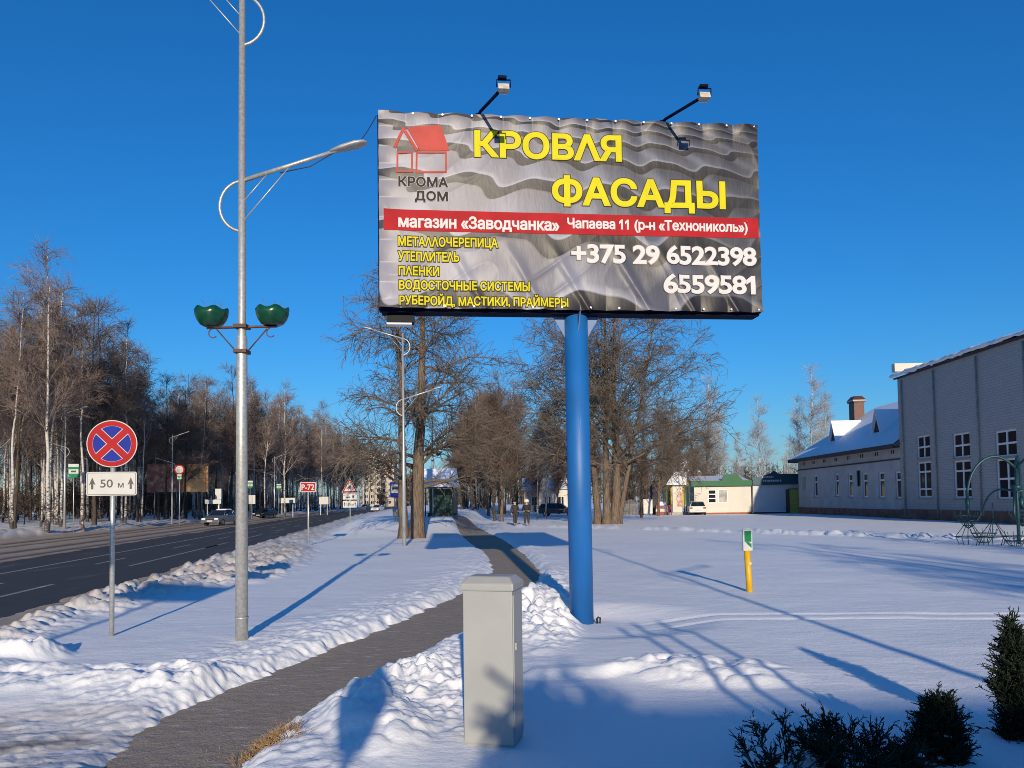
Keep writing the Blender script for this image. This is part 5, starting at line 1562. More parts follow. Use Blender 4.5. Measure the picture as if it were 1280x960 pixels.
def post_sign(name, u, vb, label, cat='road sign', rz=0.0, h=None, zoff=0.0, group=None, d=None, r=0.03):
    g = G(u, vb, 0.05) if d is None else P(u, vb, d)
    root = empty(name, (g.x, g.y, hz(g.x, g.y) - 0.02 if d is None else g.z - 0.02), rz, label, cat, group)
    return root, (lambda v: P(u, v, g.y).z - root.location.z), g.y / F_PX, g
# route number sign
rt, Z, k, g = post_sign('route_sign', 385.5, 684, 'red plate reading P-72 on a thin post by the road')
MB().tube([(0, 0, -0.2), (0, 0, Z(604))], 0.035, 10).build('post', M['galv'], rt)
pl_ = MB().prism(rounded(-9.8 * k, Z(615), 9.8 * k, Z(602.8), 0.03), -0.055, -0.038).build('plate', M['sign_white'], rt)
MB().poly(rounded(-9.0 * k, Z(614.2), 9.0 * k, Z(603.6), 0.02), -0.057).build('red_face', M['sign_red'], pl_)
flat_text('lettering', 'P-72', -8.0 * k, 8.0 * k, Z(612.6), 7.6 * k, -0.0585, M['sign_white'], pl_, 0.02)
# triangular warning sign with two plates
wt, Z, k, g = post_sign('warning_sign', 437.8, 666, 'red-edged triangular warning sign with two white plates on one post')
MB().tube([(0, 0, -0.2), (0, 0, Z(601))], 0.032, 10).build('post', M['galv'], wt)
def tri(s, z0, z1, y):
    h = z1 - z0; c = z0 + h * 0.36
    return [(s * a, c + (b - c) * s) for a, b in ((-10.3 * k, z0), (10.3 * k, z0), (0, z1))]
tp_ = MB().prism(tri(1, Z(616), Z(597), 0), -0.05, -0.036).build('triangle', M['sign_white'], wt)
MB().poly(tri(0.95, Z(616), Z(597), 0), -0.0515).build('red_edge', M['sign_red'], tp_)
q = MB().poly(tri(0.70, Z(616), Z(597), 0), -0.053).build('white_face', M['sign_white'], tp_)
MB().disc((0, -0.0545, Z(609)), 2.1 * k, 0, 20).build('black_dot', M['sign_black'], q)
for va, vb_, tx in ((616.8, 624.5, 'row'), (626, 634.5, '150 м')):
    pl_ = MB().prism(rounded(-8.8 * k, Z(vb_), 8.8 * k, Z(va), 0.03), -0.05, -0.036).build('plate', M['sign_white'], wt)
    if tx == 'row':
        b_ = MB()
        b_.box((-2.5 * k, -0.052, Z(621.5)), (5.5 * k, 0.003, 1.6 * k)); b_.box((4.2 * k, -0.052, Z(620.8)), (2.6 * k, 0.003, 3.2 * k))
        b_.build('pictogram', M['sign_black'], pl_)
    else:
        for s in (-1, 1): MB().poly(arrow_up(s * 6.6 * k, Z(633), Z(627.2), 2.4 * k), -0.0515).build('arrow', M['sign_black'], pl_)
        flat_text('lettering', '150 м', -4.6 * k, 4.6 * k, Z(632.2), 3.4 * k, -0.0515, M['sign_black'], pl_, 0.02)
# bus stop sign with a bin
bs, Z, k, g = post_sign('bus_stop_sign', 494.5, 655, 'blue and white bus stop sign beside the lamp post', d=47.0)
MB().tube([(0, 0, -0.4), (0, 0, Z(604))], 0.03, 10).build('post', M['galv'], bs)
pl_ = MB().prism(rounded(-6.4 * k, Z(622), 6.6 * k, Z(602.5), 0.03), -0.05, -0.036).build('plate', M['sign_blue'], bs)
q = MB().poly(rounded(-5.4 * k, Z(616.2), 5.6 * k, Z(605.8), 0.02), -0.052).build('white_field', M['sign_white'], pl_)
MB().poly([(-3.9 * k, Z(612)), (3.9 * k, Z(612)), (4.1 * k, Z(610.6)), (3.2 * k, Z(609.0)), (-3.6 * k, Z(609.0)), (-4.1 * k, Z(610.6))], -0.0535).build('bus_pictogram', M['sign_black'], q)
p = P(495, 645, 46.2)
bn_ = empty('litter_bin', (p.x, 46.2, hz(p.x, 46.2)), 0, 'grey litter bin at the foot of the bus stop sign', 'litter bin')
MB().tube([(0, 0, 0.3), (0, 0, 0.9)], [0.17, 0.22], 14).build('bucket', M['sign_grey'], bn_)
MB().tube([(0.0, 0.15, 0), (0.0, 0.15, 0.95)], 0.03, 8).build('post', M['galv_dull'], bn_)

# signs, lamps and boards across the road
def far_lamp(u, v, d, label, flag=True):
    p = P(u, v, d)
    o = lamp_post('street_lamp', (p.x, d, hz(p.x, d) - 0.1), label, False, R(180))
    return o
far_lamp(80.5, 663, 56, 'leftmost street lamp across the road, by the green bus sign')
far_lamp(215, 652, 74, 'street lamp across the road in front of the brown hoarding')
far_lamp(343, 645, 108, 'street lamp across the road behind the white boards')
def shield(u, v0, v1, d, label, ring=False, group=None):
    p = P(u, 655, d); zg = hz(p.x, d)
    root = empty('bus_flag_sign', (p.x, d, zg), R(8), label, 'bus stop sign', group)
    Z = lambda v: P(u, v, d).z - zg
    k = d / F_PX; w = 6.3 * k * (v1 - v0) / 18
    MB().tube([(0.0, 0.03, -0.2), (0.0, 0.03, Z(v0 + 2))], 0.03, 8).build('post', M['galv'], root)
    h = v1 - v0
    pl_ = MB().prism([(-w, Z(v0 + h * 0.68)), (-w * 0.55, Z(v0 + h * 0.92)), (0, Z(v1)), (w * 0.55, Z(v0 + h * 0.92)), (w, Z(v0 + h * 0.68)), (w, Z(v0)), (-w, Z(v0))], -0.04, 0.0).build('plate', M['sign_green'], root)
    MB().box((0, -0.042, Z(v0 + h * 0.10)), (2 * w * 0.96, 0.006, k * h * 0.20)).build('white_strip', M['sign_white'], pl_)
    q = MB().box((0, -0.042, Z(v0 + h * 0.52)), (2 * w * 0.90, 0.006, k * h * 0.30)).build('white_field', M['sign_white'], pl_)
    MB().box((0, -0.047, Z(v0 + h * 0.52)), (w * 1.0, 0.004, k * h * 0.13)).build('bus_pictogram', M['sign_black'], q)
    if ring:
        r_ = MB().tube([(0, -0.04, Z(v0 - 6)), (0, -0.02, Z(v0 - 6))], 6.2 * k, 24).build('ring_disc', M['sign_red'], root)
        MB().disc((0, -0.042, Z(v0 - 6)), 4.6 * k, 0, 24).build('grey_face', M['sign_grey'], r_)
shield(91.5, 580, 598, 55, 'green and white bus flag sign beside the leftmost lamp across the road')
shield(224, 593, 601, 72.5, 'small bus sign under a round red-edged disc in front of the brown hoarding', True)
shield(312.5, 601, 611, 95, 'small bus flag sign just right of the near lamp post')
shield(348.5, 605, 612.5, 104, 'smallest bus flag sign, between the near lamp post and the route sign')
def white_board(u0, v0, u1, v1, d, label):
    p = P((u0 + u1) / 2, 650, d); zg = hz(p.x, d); k = d / F_PX
    root = empty('white_board', (p.x, d, zg), R(7), label, 'board')
    za, zb_ = P(u0, v1, d).z - zg, P(u0, v0, d).z - zg
    w = (u1 - u0) * k
    MB().box((0, 0, (za + zb_) / 2), (w, 0.06, zb_ - za)).build('panel', M['sign_white'], root, bevel=0.01)
    for s in ((-1, 1) if w > 1.0 else (0,)): MB().box((s * w * 0.36, 0.05, za / 2 + 0.1), (0.07, 0.05, za + 0.4)).build('leg', M['galv_dull'], root)
white_board(256.5, 624.5, 276, 630, 82, 'long low white board just above the grey car')
white_board(269, 611, 276.5, 624, 82.6, 'upright white board above the grey car')
white_board(311, 619, 319, 630, 96, 'upright white board right behind the near lamp post')
white_board(350, 622.5, 368.5, 629, 112, 'white board on two legs left of the route sign')
white_board(399, 621, 410.5, 630.5, 128, 'white board on two legs between the route sign and the triangle sign')

# brown hoarding
hd_ = 84.0
p = P(222.5, 652, hd_); zg = hz(p.x, hd_); k = hd_ / F_PX
hb = empty('hoarding', (p.x, hd_, zg), R(5), 'brown and orange picture hoarding in front of the wood across the road', 'hoarding')
za, zb_ = P(222, 615, hd_).z - zg, P(222, 580, hd_).z - zg
w = 73 * k
def hoard_mat():
    m, n = new_mat('faded brown picture', 0.5)
    o = n.obj()
    xyz = n.new('ShaderNodeSeparateXYZ'); n.put(xyz.inputs[0], o)
    t = n.math('ADD', xyz.outputs[0], n.math('MULTIPLY', n.noise(o, 0.9, 3), 1.6))
    dark = n.ramp(n.noise(o, 1.8, 5, 0.65), [(0.38, (0.14, 0.045, 0.042)), (0.53, (0.24, 0.10, 0.08)), (0.66, (0.48, 0.28, 0.20))])
    lite = n.ramp(n.noise(o, 1.1, 4), [(0.35, (0.56, 0.26, 0.09)), (0.65, (0.70, 0.43, 0.22))])
    n.put(n.b.inputs['Base Color'], n.mix(n.math('MULTIPLY', n.math('SUBTRACT', t, 1.1), 2.0, clamp=True), dark, lite))
    return m
MB().box((0, 0, (za + zb_) / 2), (w, 0.3, zb_ - za)).build('panel', hoard_mat(), hb)
for s in (-0.34, 0.34): MB().box((s * w, 0.26, za / 2 + 0.3), (0.22, 0.2, za + 0.8)).build('leg', M['dark_bark'], hb)

# ------------------------------------------------------------------ cars
def car(name, loc, rz, paint, label, hatch=False, snow=False):
    root = empty(name, loc, rz, label, 'car')
    W, Lg = 0.86, 4.35                                       # half width, length; nose at -y
    prof = [(-2.17, 0.32), (-2.19, 0.52), (-2.10, 0.70), (-1.15, 0.92), (-1.0, 0.95), (1.5, 0.97), (2.12, 0.93), (2.18, 0.60), (2.14, 0.32)]
    if hatch: prof[5:7] = [(1.7, 0.98), (2.08, 0.94)]
    top = [(-1.05, 0.95), (-0.40, 1.38), (0.05, 1.45), (0.80, 1.43), (1.05 if not hatch else 1.75, 1.36), (1.72 if not hatch else 2.05, 0.97)]
    b = MB()
    lo = [(y, z) for y, z in prof]
    n = len(lo)
    vs = []
    for xx, sc in ((-W, 1), (-W * 0.93, 1), (W * 0.93, 1), (W, 1)):
        for y, z in lo:
            vs.append((xx, y * (0.985 if abs(xx) == W else 1), z if abs(xx) < W else 0.32 + (z - 0.32) * 0.93))
    fs = []
    for s in range(3):
        for i in range(n): fs.append((s * n + i, s * n + (i + 1) % n, (s + 1) * n + (i + 1) % n, (s + 1) * n + i))
    fs += [tuple(range(n - 1, -1, -1)), tuple(range(3 * n, 4 * n))]
    b.add(vs, [tuple(reversed(f)) for f in fs])
    # roof shell
    m = len(top)
    vs = [(s * (W * (0.90 if z < 1 else 0.70)), y, z) for s in (-1, 1) for y, z in top]
    rf = []
    for i in range(1, m - 2): rf.append((i, i + 1, m + i + 1, m + i))
    b.add([(x, y, z + 0.012) for x, y, z in vs], [tuple(reversed(f)) for f in rf])
    for s in (-1, 1):
        for i in (1, 3, m - 2) if m > 4 else (1, 3):
            y, z = top[i]
            b.tube([(s * W * 0.90, y + (0.35 if i == m - 2 else -0.55 if i == 1 else 0.0), 0.95), (s * W * 0.70, y, z)], 0.035, 6)
    body = b.build('body', paint, root)
    gl = MB()
    gl.add(vs, [(0, 1, m + 1, m), (m - 2, m - 1, 2 * m - 1, 2 * m - 2), tuple(range(m)), tuple(reversed(range(m, 2 * m)))])
    gl.build('window', M['glass_dark'], root)
    for s in (-1, 1):
        for y in (-1.33, 1.32):
            wv_ = MB().tube([(s * 0.66, y, 0.31), (s * 0.88, y, 0.31)], 0.31, 18, smooth=False)
            wo = wv_.build('wheel', M['rubber'], root)
            MB().tube([(s * 0.86, y, 0.31), (s * 0.892, y, 0.31)], 0.19, 14, smooth=False).build('rim', M['rim'], wo)
        MB().box((s * 0.62, -2.11, 0.64), (0.34, 0.16, 0.13)).build('headlight', M['lamp_glass'], root)
        MB().box((s * 0.68, 2.12, 0.76), (0.26, 0.12, 0.16)).build('tail_light', M['tail_red'], root)
        MB().box((s * 0.94, -0.75, 1.0), (0.16, 0.10, 0.12)).build('mirror', paint, root)
    MB().box((0, -2.195, 0.45), (0.52, 0.02, 0.11)).build('number_plate', M['sign_white'], root)
    MB().box((0, 2.195, 0.55), (0.52, 0.02, 0.11)).build('number_plate', M['sign_white'], root)
    MB().box((0, -2.185, 0.60), (0.75, 0.03, 0.09)).build('grille', M['rubber'], root)
    if snow: MB().box((0, 0.45, 1.49), (1.05, 1.1, 0.08), taper=0.8).build('snow_cover', M['snow_cap'], root)
    return root
def paint(name, c, metal=0.3): return mat(name, c, 0.28, metal, var=0.06, scale=3)
p = P(277, 650, 72); car('parked_car', (p.x, 72, -0.06), R(-7) + 0.0, paint('silver grey paint', (0.22, 0.24, 0.27), 0.6), 'silver-grey car facing us on the slushy lane across the road', snow=True)
p = P(331, 646, 104); car('parked_car', (p.x, 104, -0.05), R(-6), paint('black paint', (0.02, 0.022, 0.03)), 'dark car facing us behind the route sign post')
p = P(472, 637, 165); car('moving_car', (p.x, 165, -0.08), R(-7), paint('white car paint', (0.62, 0.62, 0.62), 0.0), 'white car far down the road left of the bus stop sign', True)
p = P(457, 632, 240); car('moving_car', (p.x, 240, -0.08), R(-7), paint('dull blue paint', (0.10, 0.13, 0.2)), 'tiny dark car at the far end of the road')
p = P(870, 640, 81); car('parked_car', (p.x, 81, 0.08), R(172), paint('white hatchback paint', (0.60, 0.60, 0.58), 0.0), 'white hatchback parked tail towards us in front of the cream kiosk', True)
p = P(698, 644, 84); car('parked_car', (p.x, 84, 0.08), R(80), paint('navy paint', (0.012, 0.014, 0.04)), 'dark navy car half hidden by the blue pole', True)

# ------------------------------------------------------------------ two people
def skin_mesh(name, chains, m, parent, sub=1):
    """one continuous surface grown along connected joints; chains: (points, radii) sharing joints"""
    vs, es, rs = [], [], []
    idx = {}
    for pts, rad in chains:
        prev = None
        for p_, r_ in zip(pts, rad):
            key = tuple(round(c, 4) for c in p_)
            if key not in idx: idx[key] = len(vs); vs.append(p_); rs.append(r_)
            if prev is not None and prev != idx[key]: es.append((prev, idx[key]))
            prev = idx[key]
    me = bpy.data.meshes.new(name); me.from_pydata(vs, es, [])
    o = bpy.data.objects.new(name, me); COL.objects.link(o)
    o.modifiers.new('skin', 'SKIN'); s = o.modifiers.new('sub', 'SUBSURF'); s.levels = sub; s.render_levels = sub
    for sv, r_ in zip(me.skin_vertices[0].data, rs): sv.radius = (r_, r_) if not isinstance(r_, tuple) else r_
    me.skin_vertices[0].data[0].use_root = True
    dg = bpy.context.evaluated_depsgraph_get()
    nm = bpy.data.meshes.new_from_object(o.evaluated_get(dg))
    bpy.data.objects.remove(o); bpy.data.meshes.remove(me)
    nm.materials.clear(); nm.materials.append(m)
    nm.polygons.foreach_set('use_smooth', np.ones(len(nm.polygons), bool))
    ob = bpy.data.objects.new(name, nm); COL.objects.link(ob); ob.parent = parent
    return ob
def person(loc, rz, label, jacket, trousers, hat, step, arms, bag=False, pale_hat=False):
    root = empty('person', loc, rz, label, 'person')
    hip, chest, neck = (0, 0, 0.94), (0, 0.01, 1.32), (0, 0.0, 1.50)
    head = [(0, 0.0, 1.50), (0, -0.015, 1.57), (0, -0.02, 1.655), (0, -0.01, 1.74)]
    chains = [([hip, (0, 0, 1.12), chest, neck], [0.15, 0.14, 0.155, 0.062]), (head, [0.062, 0.062, 0.092, 0.07])]
    feet = []
    for s in (-1, 1):
        y = step * s
        kn, an, to = (s * 0.11, y * 0.45 - 0.03, 0.50), (s * 0.12, y + 0.02, 0.09), (s * 0.135, y - 0.15, 0.04)
        chains.append(([hip, (s * 0.10, 0, 0.88), kn, an, to], [0.15, 0.10, 0.065, 0.045, 0.04]))
        sh, el, wr, hn = [(s * a, b, c) for a, b, c in arms[0 if s < 0 else 1]]
        chains.append(([chest, sh, el, wr, hn], [0.155, 0.065, 0.048, 0.036, 0.034]))
        for f_ in range(4):
            b0 = Vector(hn); d_ = (Vector(hn) - Vector(wr)).normalized()
            side = Vector((0.0, 0.022 * (f_ - 1.5), 0)); L_ = (0.075, 0.085, 0.08, 0.062)[f_]
            chains.append(([tuple(hn), tuple(b0 + side + d_ * 0.05), tuple(b0 + side + d_ * (0.05 + L_ * 0.6) + Vector((-s * 0.012, 0, 0)))], [0.034, 0.010, 0.009]))
        b0 = Vector(wr) * 0.4 + Vector(hn) * 0.6
        chains.append(([tuple(hn), tuple(b0 + Vector((-s * 0.01, -0.045, -0.02))), tuple(b0 + Vector((-s * 0.015, -0.05, -0.07)))], [0.034, 0.012, 0.010]))
    body = skin_mesh('body', chains, M['skin'], root)
    fc = MB()
    for s in (-1, 1): fc.lathe([(0.0, -0.012), (0.011, -0.006), (0.011, 0.006), (0.0, 0.012)], 8, 0, (s * 0.034, -0.108, 1.665))
    fc.build('eyes', M['sign_black'], body)
    MB().add([(-0.014, -0.105, 1.615), (0.014, -0.105, 1.615), (0, -0.138, 1.622), (0, -0.108, 1.67)], [(0, 1, 2), (1, 3, 2), (3, 0, 2)]).build('nose', M['skin'], body)
    MB().box((0, -0.106, 1.588), (0.05, 0.012, 0.010)).build('mouth', mat('lips', (0.35, 0.13, 0.11), 0.5) if 'lips' not in M else M['lips'], body)
    for s in (-1, 1): MB().lathe([(0.0, -0.03), (0.018, -0.02), (0.022, 0.01), (0.0, 0.032)], 8, 0, (s * 0.094, 0.0, 1.645)).build('ear', M['skin'], body)
    jc = [([(0, 0, 0.82), (0, 0, 1.0), (0, 0, 1.16), chest, (0, 0.0, 1.47)], [0.195, 0.19, 0.18, 0.20, 0.10])]
    for s in (-1, 1):
        sh, el, wr, hn = [(s * a, b, c) for a, b, c in arms[0 if s < 0 else 1]]
        jc.append(([chest, sh, el, wr], [0.20, 0.098, 0.078, 0.060]))
    skin_mesh('jacket', jc, jacket, root)
    tr = []
    for s in (-1, 1):
        y = step * s
        tr.append(([(0, 0, 0.93), (s * 0.105, 0, 0.86), (s * 0.11, y * 0.45 - 0.03, 0.50), (s * 0.12, y + 0.02, 0.13)], [0.165, 0.118, 0.088, 0.072]))
    skin_mesh('trousers', tr, trousers, root)
    for s in (-1, 1):
        y = step * s
        skin_mesh('boot', [([(s * 0.12, y + 0.03, 0.16), (s * 0.12, y + 0.02, 0.06), (s * 0.13, y - 0.10, 0.045), (s * 0.137, y - 0.19, 0.035)], [0.065, 0.058, 0.05, 0.04])], M['rubber'], root)
    hb_ = MB()
    if pale_hat:
        hb_.lathe([(0.0, 0.22), (0.11, 0.20), (0.175, 0.12), (0.19, 0.04), (0.16, -0.02), (0.10, -0.03)], 18, 0, (0, 0.01, 1.66))
    else:
        hb_.lathe([(0.0, 0.135), (0.06, 0.125), (0.103, 0.075), (0.112, 0.02), (0.106, 0.0)], 18, 0, (0, 0.0, 1.675))
    hb_.build('hat', hat, root)
    if bag:
        bgm = MB().box((0.36, 0.0, 0.52), (0.10, 0.28, 0.30)).tube([(0.36, -0.08, 0.67), (0.345, -0.03, 0.78), (0.345, 0.03, 0.78), (0.36, 0.08, 0.67)], 0.01, 5)
        bo_ = bgm.build('bag', M['black_metal'])
        bo_.location = loc; bo_.rotation_euler = (0, 0, rz)
        tag(bo_, 'dark bag held by the left walker', 'bag')
    return root
dark1 = mat('charcoal jacket', (0.030, 0.027, 0.030), 0.8, 0, var=0.2); dark2 = mat('black coat', (0.012, 0.012, 0.015), 0.8, 0, var=0.2)
tro = mat('dark trousers', (0.035, 0.03, 0.032), 0.85); pale = mat('pale fluffy hat', (0.62, 0.58, 0.46), 0.95, 0, bump=0.8, bscale=30)
arm_bent = ((0.20, 0.02, 1.40), (0.29, 0.06, 1.13), (0.20, -0.14, 1.02), (0.12, -0.19, 1.03))
arm_down = ((0.20, 0.02, 1.40), (0.28, 0.05, 1.12), (0.27, -0.02, 0.88), (0.265, -0.03, 0.79))
g = G(644, 657.5, 0.06); person((g.x, g.y, hz(g.x, g.y)), R(25), 'left walker in a charcoal jacket and dark cap on the snowy path', dark1, tro, M['black_metal'], 0.14, (arm_down, arm_bent))
g = G(658.5, 658, 0.06); person((g.x, g.y, hz(g.x, g.y)), R(-10), 'right walker in a black coat with a bulky pale hat', dark2, tro, pale, 0.06, (arm_bent, arm_bent), pale_hat=True)

# ------------------------------------------------------------------ arched flower stand by the brick building
g = G(1274, 682, 0.05)
fs = empty('flower_stand', (g.x, g.y, 0.05), R(-8), 'dark green arched pipe stand with wire flower baskets in front of the brick building', 'flower stand')
k = g.y / F_PX
M['stand'] = mat('dark teal pipe', (0.008, 0.045, 0.06), 0.45, 0.2, var=0.2)
def Zs(v): return P(1274, v, g.y).z - 0.05
MB().tube([(0, 0, -0.2), (0, 0, Zs(577))], 0.055, 12).build('post', M['stand'], fs)
MB().tube([(0, 0, Zs(612)), (0, 0, Zs(606))], 0.16, 12).build('hub', M['stand'], fs)
def basket(c, r, h, legs):
    b = MB(); n = 10
    for rr_, zz in ((r, 0), (r * 0.78, -h * 0.35), (r * 0.4, -h * 0.75)):
        b.tube([(c[0] + rr_ * math.cos(2 * math.pi * i / 16), c[1] + rr_ * math.sin(2 * math.pi * i / 16), c[2] + zz) for i in range(17)], 0.014, 5)
    for i in range(n):
        a = 2 * math.pi * i / n
        b.tube([(c[0] + 1.12 * r * math.cos(a), c[1] + 1.12 * r * math.sin(a), c[2] + 0.16), (c[0] + r * math.cos(a), c[1] + r * math.sin(a), c[2]), (c[0] + 0.4 * r * math.cos(a), c[1] + 0.4 * r * math.sin(a), c[2] - h * 0.75), (c[0], c[1], c[2] - h)], 0.010, 5)
    b.build('basket', M['stand'], fs)
for i in range(6):
    a = R(180 + 60 * i)
    ca, sa = math.cos(a), math.sin(a)
    low = i % 2
    reach, zt_, zend, z0 = (58 * k, Zs(570), Zs(622), Zs(585)) if not low else (46 * k, Zs(611), Zs(646), Zs(615))
    pts = []
    for j in range(15):
        t = j / 14
        if t < 0.45: q = t / 0.45; r_ = reach * 0.42 * q; z_ = z0 + (zt_ - z0) * math.sin(q * math.pi / 2)
        else: q = (t - 0.45) / 0.55; r_ = reach * (0.42 + 0.58 * math.sin(q * math.pi / 2)); z_ = zend + (zt_ - zend) * math.cos(q * math.pi / 2)
        pts.append((r_ * ca, r_ * sa, z_))
    MB().tube(pts, 0.050 if not low else 0.036, 8).build('arch', M['stand'], fs)
    if not low: MB().tube([pts[-1], (pts[-1][0], pts[-1][1], zend - 0.45)], 0.075, 8).build('sleeve', M['stand'], fs)
    basket((reach * ca, reach * sa, zend - 0.62), 0.40, 0.45, False)
tp3 = MB()
for cx_ in (-1.75, -0.95):
    ring = [(cx_ + 0.42 * math.cos(2 * math.pi * i / 16), -0.3 + 0.42 * math.sin(2 * math.pi * i / 16), 0.34) for i in range(17)]
    tp3.tube(ring, 0.016, 5)
    for i in range(5):
        a = 2 * math.pi * i / 5
        tp3.tube([(cx_, -0.3, 0.95), (cx_ + 0.42 * math.cos(a), -0.3 + 0.42 * math.sin(a), 0.34), (cx_ + 0.25 * math.cos(a), -0.3 + 0.25 * math.sin(a), -0.1)], 0.014, 5)
    tp3.tube([(cx_, -0.3, 0.9), (cx_, -0.3, 1.5)], 0.02, 6)
tp3.build('ground_basket', M['stand'], fs)

# ------------------------------------------------------------------ evergreens in the near right corner, dry grass
M['thuja'] = mat('dark thuja leaf', (0.020, 0.034, 0.020), 0.75, 0, var=0.4, scale=6, spec=0.15)
M['thuja_tip'] = mat('thuja tip', (0.020, 0.028, 0.015), 0.75, 0, var=0.35, scale=9, spec=0.15)
def thuja(seed, H, Rd, label, loc, name='thuja', n1=260, n2=2600, n3=9000, spread=False):
    rng = np.random.default_rng(seed)
    root = empty(name, loc, 0, label, 'shrub')
    if not spread:
        tp, tr = stem(rng, (0, 0, -0.1), (0.01, 0, H * 0.97), 10, 0.018, 0.004, 0.003)
        lp, lr = sprout(rng, tp, tr, n1, 0.02, 0.99, (25, 65), lambda r_, pl, t: np.maximum(0.05, Rd * 1.35 * np.minimum(1.0, 3.2 * (1.03 - t)) * (1 - 0.62 * t)) * r_.uniform(0.6, 1.15, len(t)), 6, 0.16, 0.10, 0.4, 0.003)
    else:
        st_ = [stem(rng, (rng.normal(0, 0.05), rng.normal(0, 0.05), -0.1), (Rd * math.cos(a) * 0.9, Rd * math.sin(a) * 0.9, H * rng.uniform(0.75, 1.0)), 8, 0.012, 0.004, 0.02) for a in np.linspace(0, 6.28, 11)[:-1]]
        tp = np.concatenate([a for a, b in st_]); tr = np.concatenate([b for a, b in st_])
        lp, lr = sprout(rng, tp, tr, n1, 0.08, 0.98, (25, 60), lambda r_, pl, t: 0.34 * Rd * r_.uniform(0.5, 1.2, len(t)), 6, 0.05, 0.12, 0.5, 0.003)
    sp_, sr = sprout(rng, lp, lr, n2, 0.12, 1.0, (25, 55), lambda r_, pl, t: r_.uniform(0.03, 0.11, len(t)), 4, 0.03, 0.10, 0.8, 0.0028)
    fn, fr_ = sprout(rng, sp_, sr, n3, 0.1, 1.0, (25, 50), lambda r_, pl, t: r_.uniform(0.012, 0.035, len(t)), 3, 0.02, 0.08, 0.9, 0.0024)
    rs_ = random.Random(seed)
    for k in range(7):
        q = fn[rs_.randrange(len(fn))][-1]
        w_ = rs_.uniform(0.012, 0.03)
        if q[2] < 0.1 * H: continue
        MB().lathe([(0.0, w_ * 0.5), (w_ * 0.7, w_ * 0.3), (w_, -0.1 * w_), (w_ * 0.5, -w_ * 0.4), (0, -w_ * 0.45)], 9, 0, (q[0], q[1], q[2])).build('snow_clump', M['snow_cap'], root)
    tubes_mesh('trunk', [(tp, tr, 6, 0)], M['dark_bark'], root)
    tubes_mesh('foliage', [(lp, lr, 4, 0), (sp_, np.maximum(sr, 0.0032), 3, 0), (fn, np.maximum(fr_, 0.0028), 3, 1)], [M['thuja'], M['thuja_tip']], root)
    return root
g = G(1262, 934, 0.08); thuja(61, 0.93, 0.18, 'tall slender thuja at the right edge of the lawn', (g.x + 0.11, g.y + 0.1, 0.04))
g = G(1190, 962, 0.08); thuja(62, 0.47, 0.20, 'short conical thuja between the spreading bush and the tall thuja', (g.x, g.y + 0.12, 0.04))
g = G(1085, 985, 0.08); thuja(63, 0.30, 0.40, 'spreading dark evergreen bush in the near right corner', (g.x + 0.09, g.y + 0.3, 0.0), 'juniper_bush', 300, 2600, 8000, True)
g = G(985, 990, 0.08); thuja(64, 0.30, 0.28, 'tiny evergreen shoot left of the spreading bush', (g.x, g.y + 0.2, 0.02), 'juniper_bush', 60, 420, 1500, True)
rg2 = np.random.default_rng(9)
N = 1500
cx, cy = G(325, 940)[:2]
bp_ = np.stack([rg2.normal(cx, 0.13, N), rg2.normal(cy, 0.14, N), np.full(N, 0.0)], 1)
bp_[:, 2] = ground_fields(bp_[:, 0], bp_[:, 1])[0] - 0.01
dd = rg2.normal(0, 0.7, (N, 3)); dd[:, 2] = np.abs(dd[:, 2]) * 0.5 + 0.35; dd /= np.linalg.norm(dd, axis=1)[:, None]
gp = paths(rg2, bp_, dd, rg2.uniform(0.04, 0.13, N), 4, -0.10, 0.15)
o = tubes_mesh('dry_grass', [(gp, np.repeat(np.array([[0.0022, 0.002, 0.0016, 0.0008]]), N, 0), 3, 0)], mat('dry grass blades', (0.36, 0.22, 0.09), 0.8, 0, var=0.35, scale=20))
tag(o, 'patch of dry brown grass poking through at the rim of the path', None, None, 'stuff')

# ------------------------------------------------------------------ unseen things, guessed from the long shadows and placed behind the camera to cast them
hs = empty('unseen_house', (3.0, -20.0, 0), 0, 'unseen brick house added behind the viewpoint to shade the near right snow', 'house')  # house added out of view, sized to shade the near right snow
HBW, HBH = 26.0, 5.6
MB().box((HBW / 2, -5, HBH / 2), (HBW, 10, HBH)).build('wall', M['brick_red'], hs)
MB().prism([(0.6, HBH + 0.01), (-10.6, HBH + 0.01), (-5, HBH + 2.9)], -0.5, HBW + 0.5, axis='x').build('roof', M['snow_roof'], hs)
for k in range(5): window(hs, 2 + k * 4.8, 1.2, 3.6 + k * 4.8, 2.9, (), 2, 0.12, y0=10.0 - 10.0 + 0.0 - 0.0)
def conifer(seed, H, Rd, x, y, label, s=1.0):  # unseen conifers added for the shade on the near snow and cabinet
    rng = np.random.default_rng(seed)
    root = empty('unseen_spruce', (x, y, 0), 0, label, 'tree')
    tp, tr = stem(rng, (0, 0, -0.2), (0, 0, H), 10, 0.14, 0.015, 0.02)
    lp, lr = sprout(rng, tp, tr, 190, 0.06, 0.99, (70, 95), lambda r_, pl, t: Rd * (1.04 - t) * r_.uniform(0.75, 1.1, len(t)) + 0.1, 6, -0.02, 0.06, 0.25, 0.01)
    tw, twr = sprout(rng, lp, lr, 2600, 0.1, 1.0, (30, 60), lambda r_, pl, t: r_.uniform(0.15, 0.5, len(t)) * (0.5 + Rd * 0.3), 4, -0.08, 0.08, 0.7, 0.02)
    tubes_mesh('trunk', [(tp, tr, 8, 0)], M['dark_bark'], root)
    tubes_mesh('foliage', [(lp, lr, 4, 0), (tw, np.maximum(twr, 0.028), 3, 0)], M['thuja'], root)
    return root
conifer(71, 5.3, 1.6, 1.9, -11.5, 'unseen spruce added behind the viewpoint to shade the near snow')
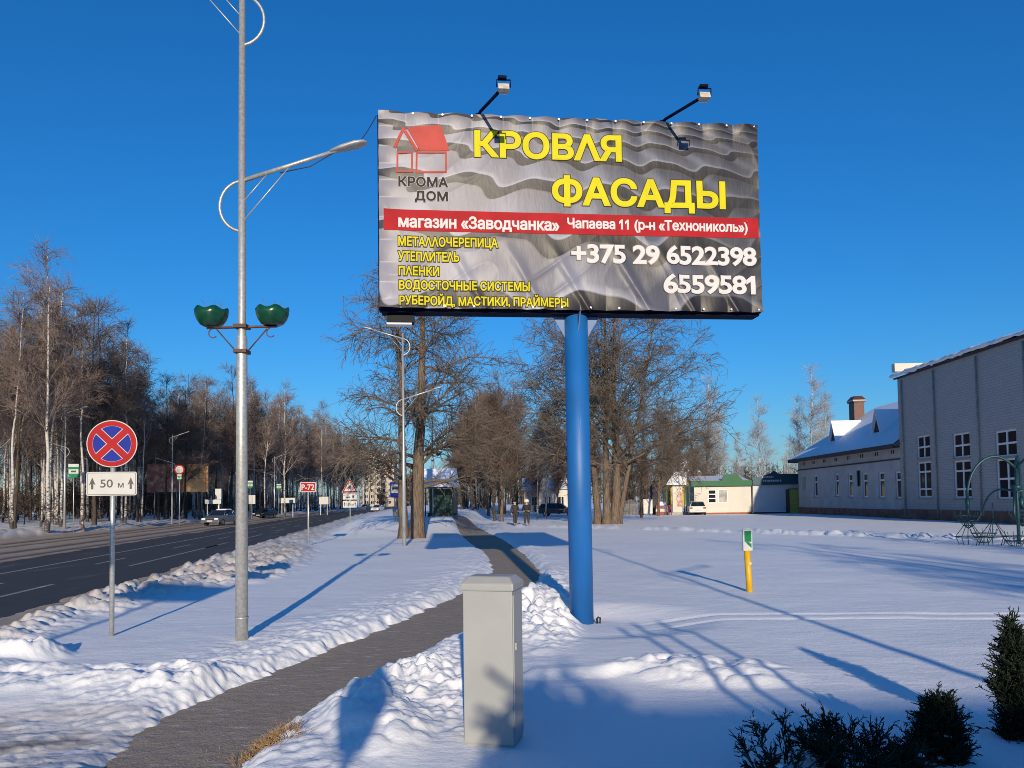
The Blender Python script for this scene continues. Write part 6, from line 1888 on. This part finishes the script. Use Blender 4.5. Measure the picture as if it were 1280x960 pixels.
conifer(72, 3.4, 0.9, 0.95, -5.2, 'small unseen spruce added close behind the viewpoint to shade the cabinet')
lamp_post('street_lamp', (5.4, -4.6, 0), 'lamp post behind the viewpoint whose long shadow crosses the lawn', False)
for k, (x, y, h) in enumerate(((2.75, -3.6, 3.85), (3.05, -3.6, 3.95), (3.42, -3.5, 3.95))):  # poles invented out of view to cast three thin shadow lines
    f_ = empty('shadow_pole', (x, y, 0), 0, 'unseen pole added behind the viewpoint for its thin shadow, one of three side by side', 'shadow_pole', 'added shadow poles behind the viewpoint')
    MB().tube([(0, 0, -0.3), (0, 0, h)], [0.045, 0.035], 10).build('pole', M['white_paint'], f_)
    MB().lathe([(0.0, -0.05), (0.045, -0.02), (0.045, 0.03), (0.0, 0.06)], 10, 0, (0, 0, h + 0.04)).build('finial', M['yellow_paint'], f_)
ln = empty('shadow_lantern', (-0.42, -4.0, 0), 0, 'unseen lantern added behind the viewpoint, shaped for its spindle shadow', 'lantern')  # invented lantern, its outline shaped to cast a spindle shadow
MB().tube([(0, 0, -0.2), (0, 0, 2.62)], 0.035, 10).build('post', M['black_metal'], ln)
MB().lathe([(0.0, 2.60), (0.10, 2.62), (0.17, 2.80), (0.21, 3.0), (0.19, 3.1), (0.07, 3.30), (0.03, 3.42), (0.0, 3.46)], 14, 0).build('lantern_head', M['black_metal'], ln)
rs = empty('unseen_sign', (-5.15, -3.0, 0), R(-4), 'unseen direction board added behind the viewpoint, guessed from its shadow', 'road sign')  # board and post added out of view to cast the shadow by the road
MB().tube([(0, 0, -0.2), (0, 0, 5.2)], 0.045, 10).build('post', M['galv'], rs)
MB().box((0, 0.05, 4.90), (1.55, 0.04, 0.62)).build('board', M['sign_blue'], rs)
t = linden(81, 11.5, [(0, 0, 0.3, 0, 1.0, 1.0), (0.4, 0.2, 1.2, 0.4, 0.9, 0.7)], 4.2, 40, 260, 1500, 1500, 0.26, twig_r=0.014)
place(t, 12.5, -14, 0, 1.0, 'bare linden behind the viewpoint, shading the lawn before the brick building')
t = copy_tree(t); place(t, 20.0, -11, 2.1, 1.02, 'second bare linden behind the viewpoint, farther right')
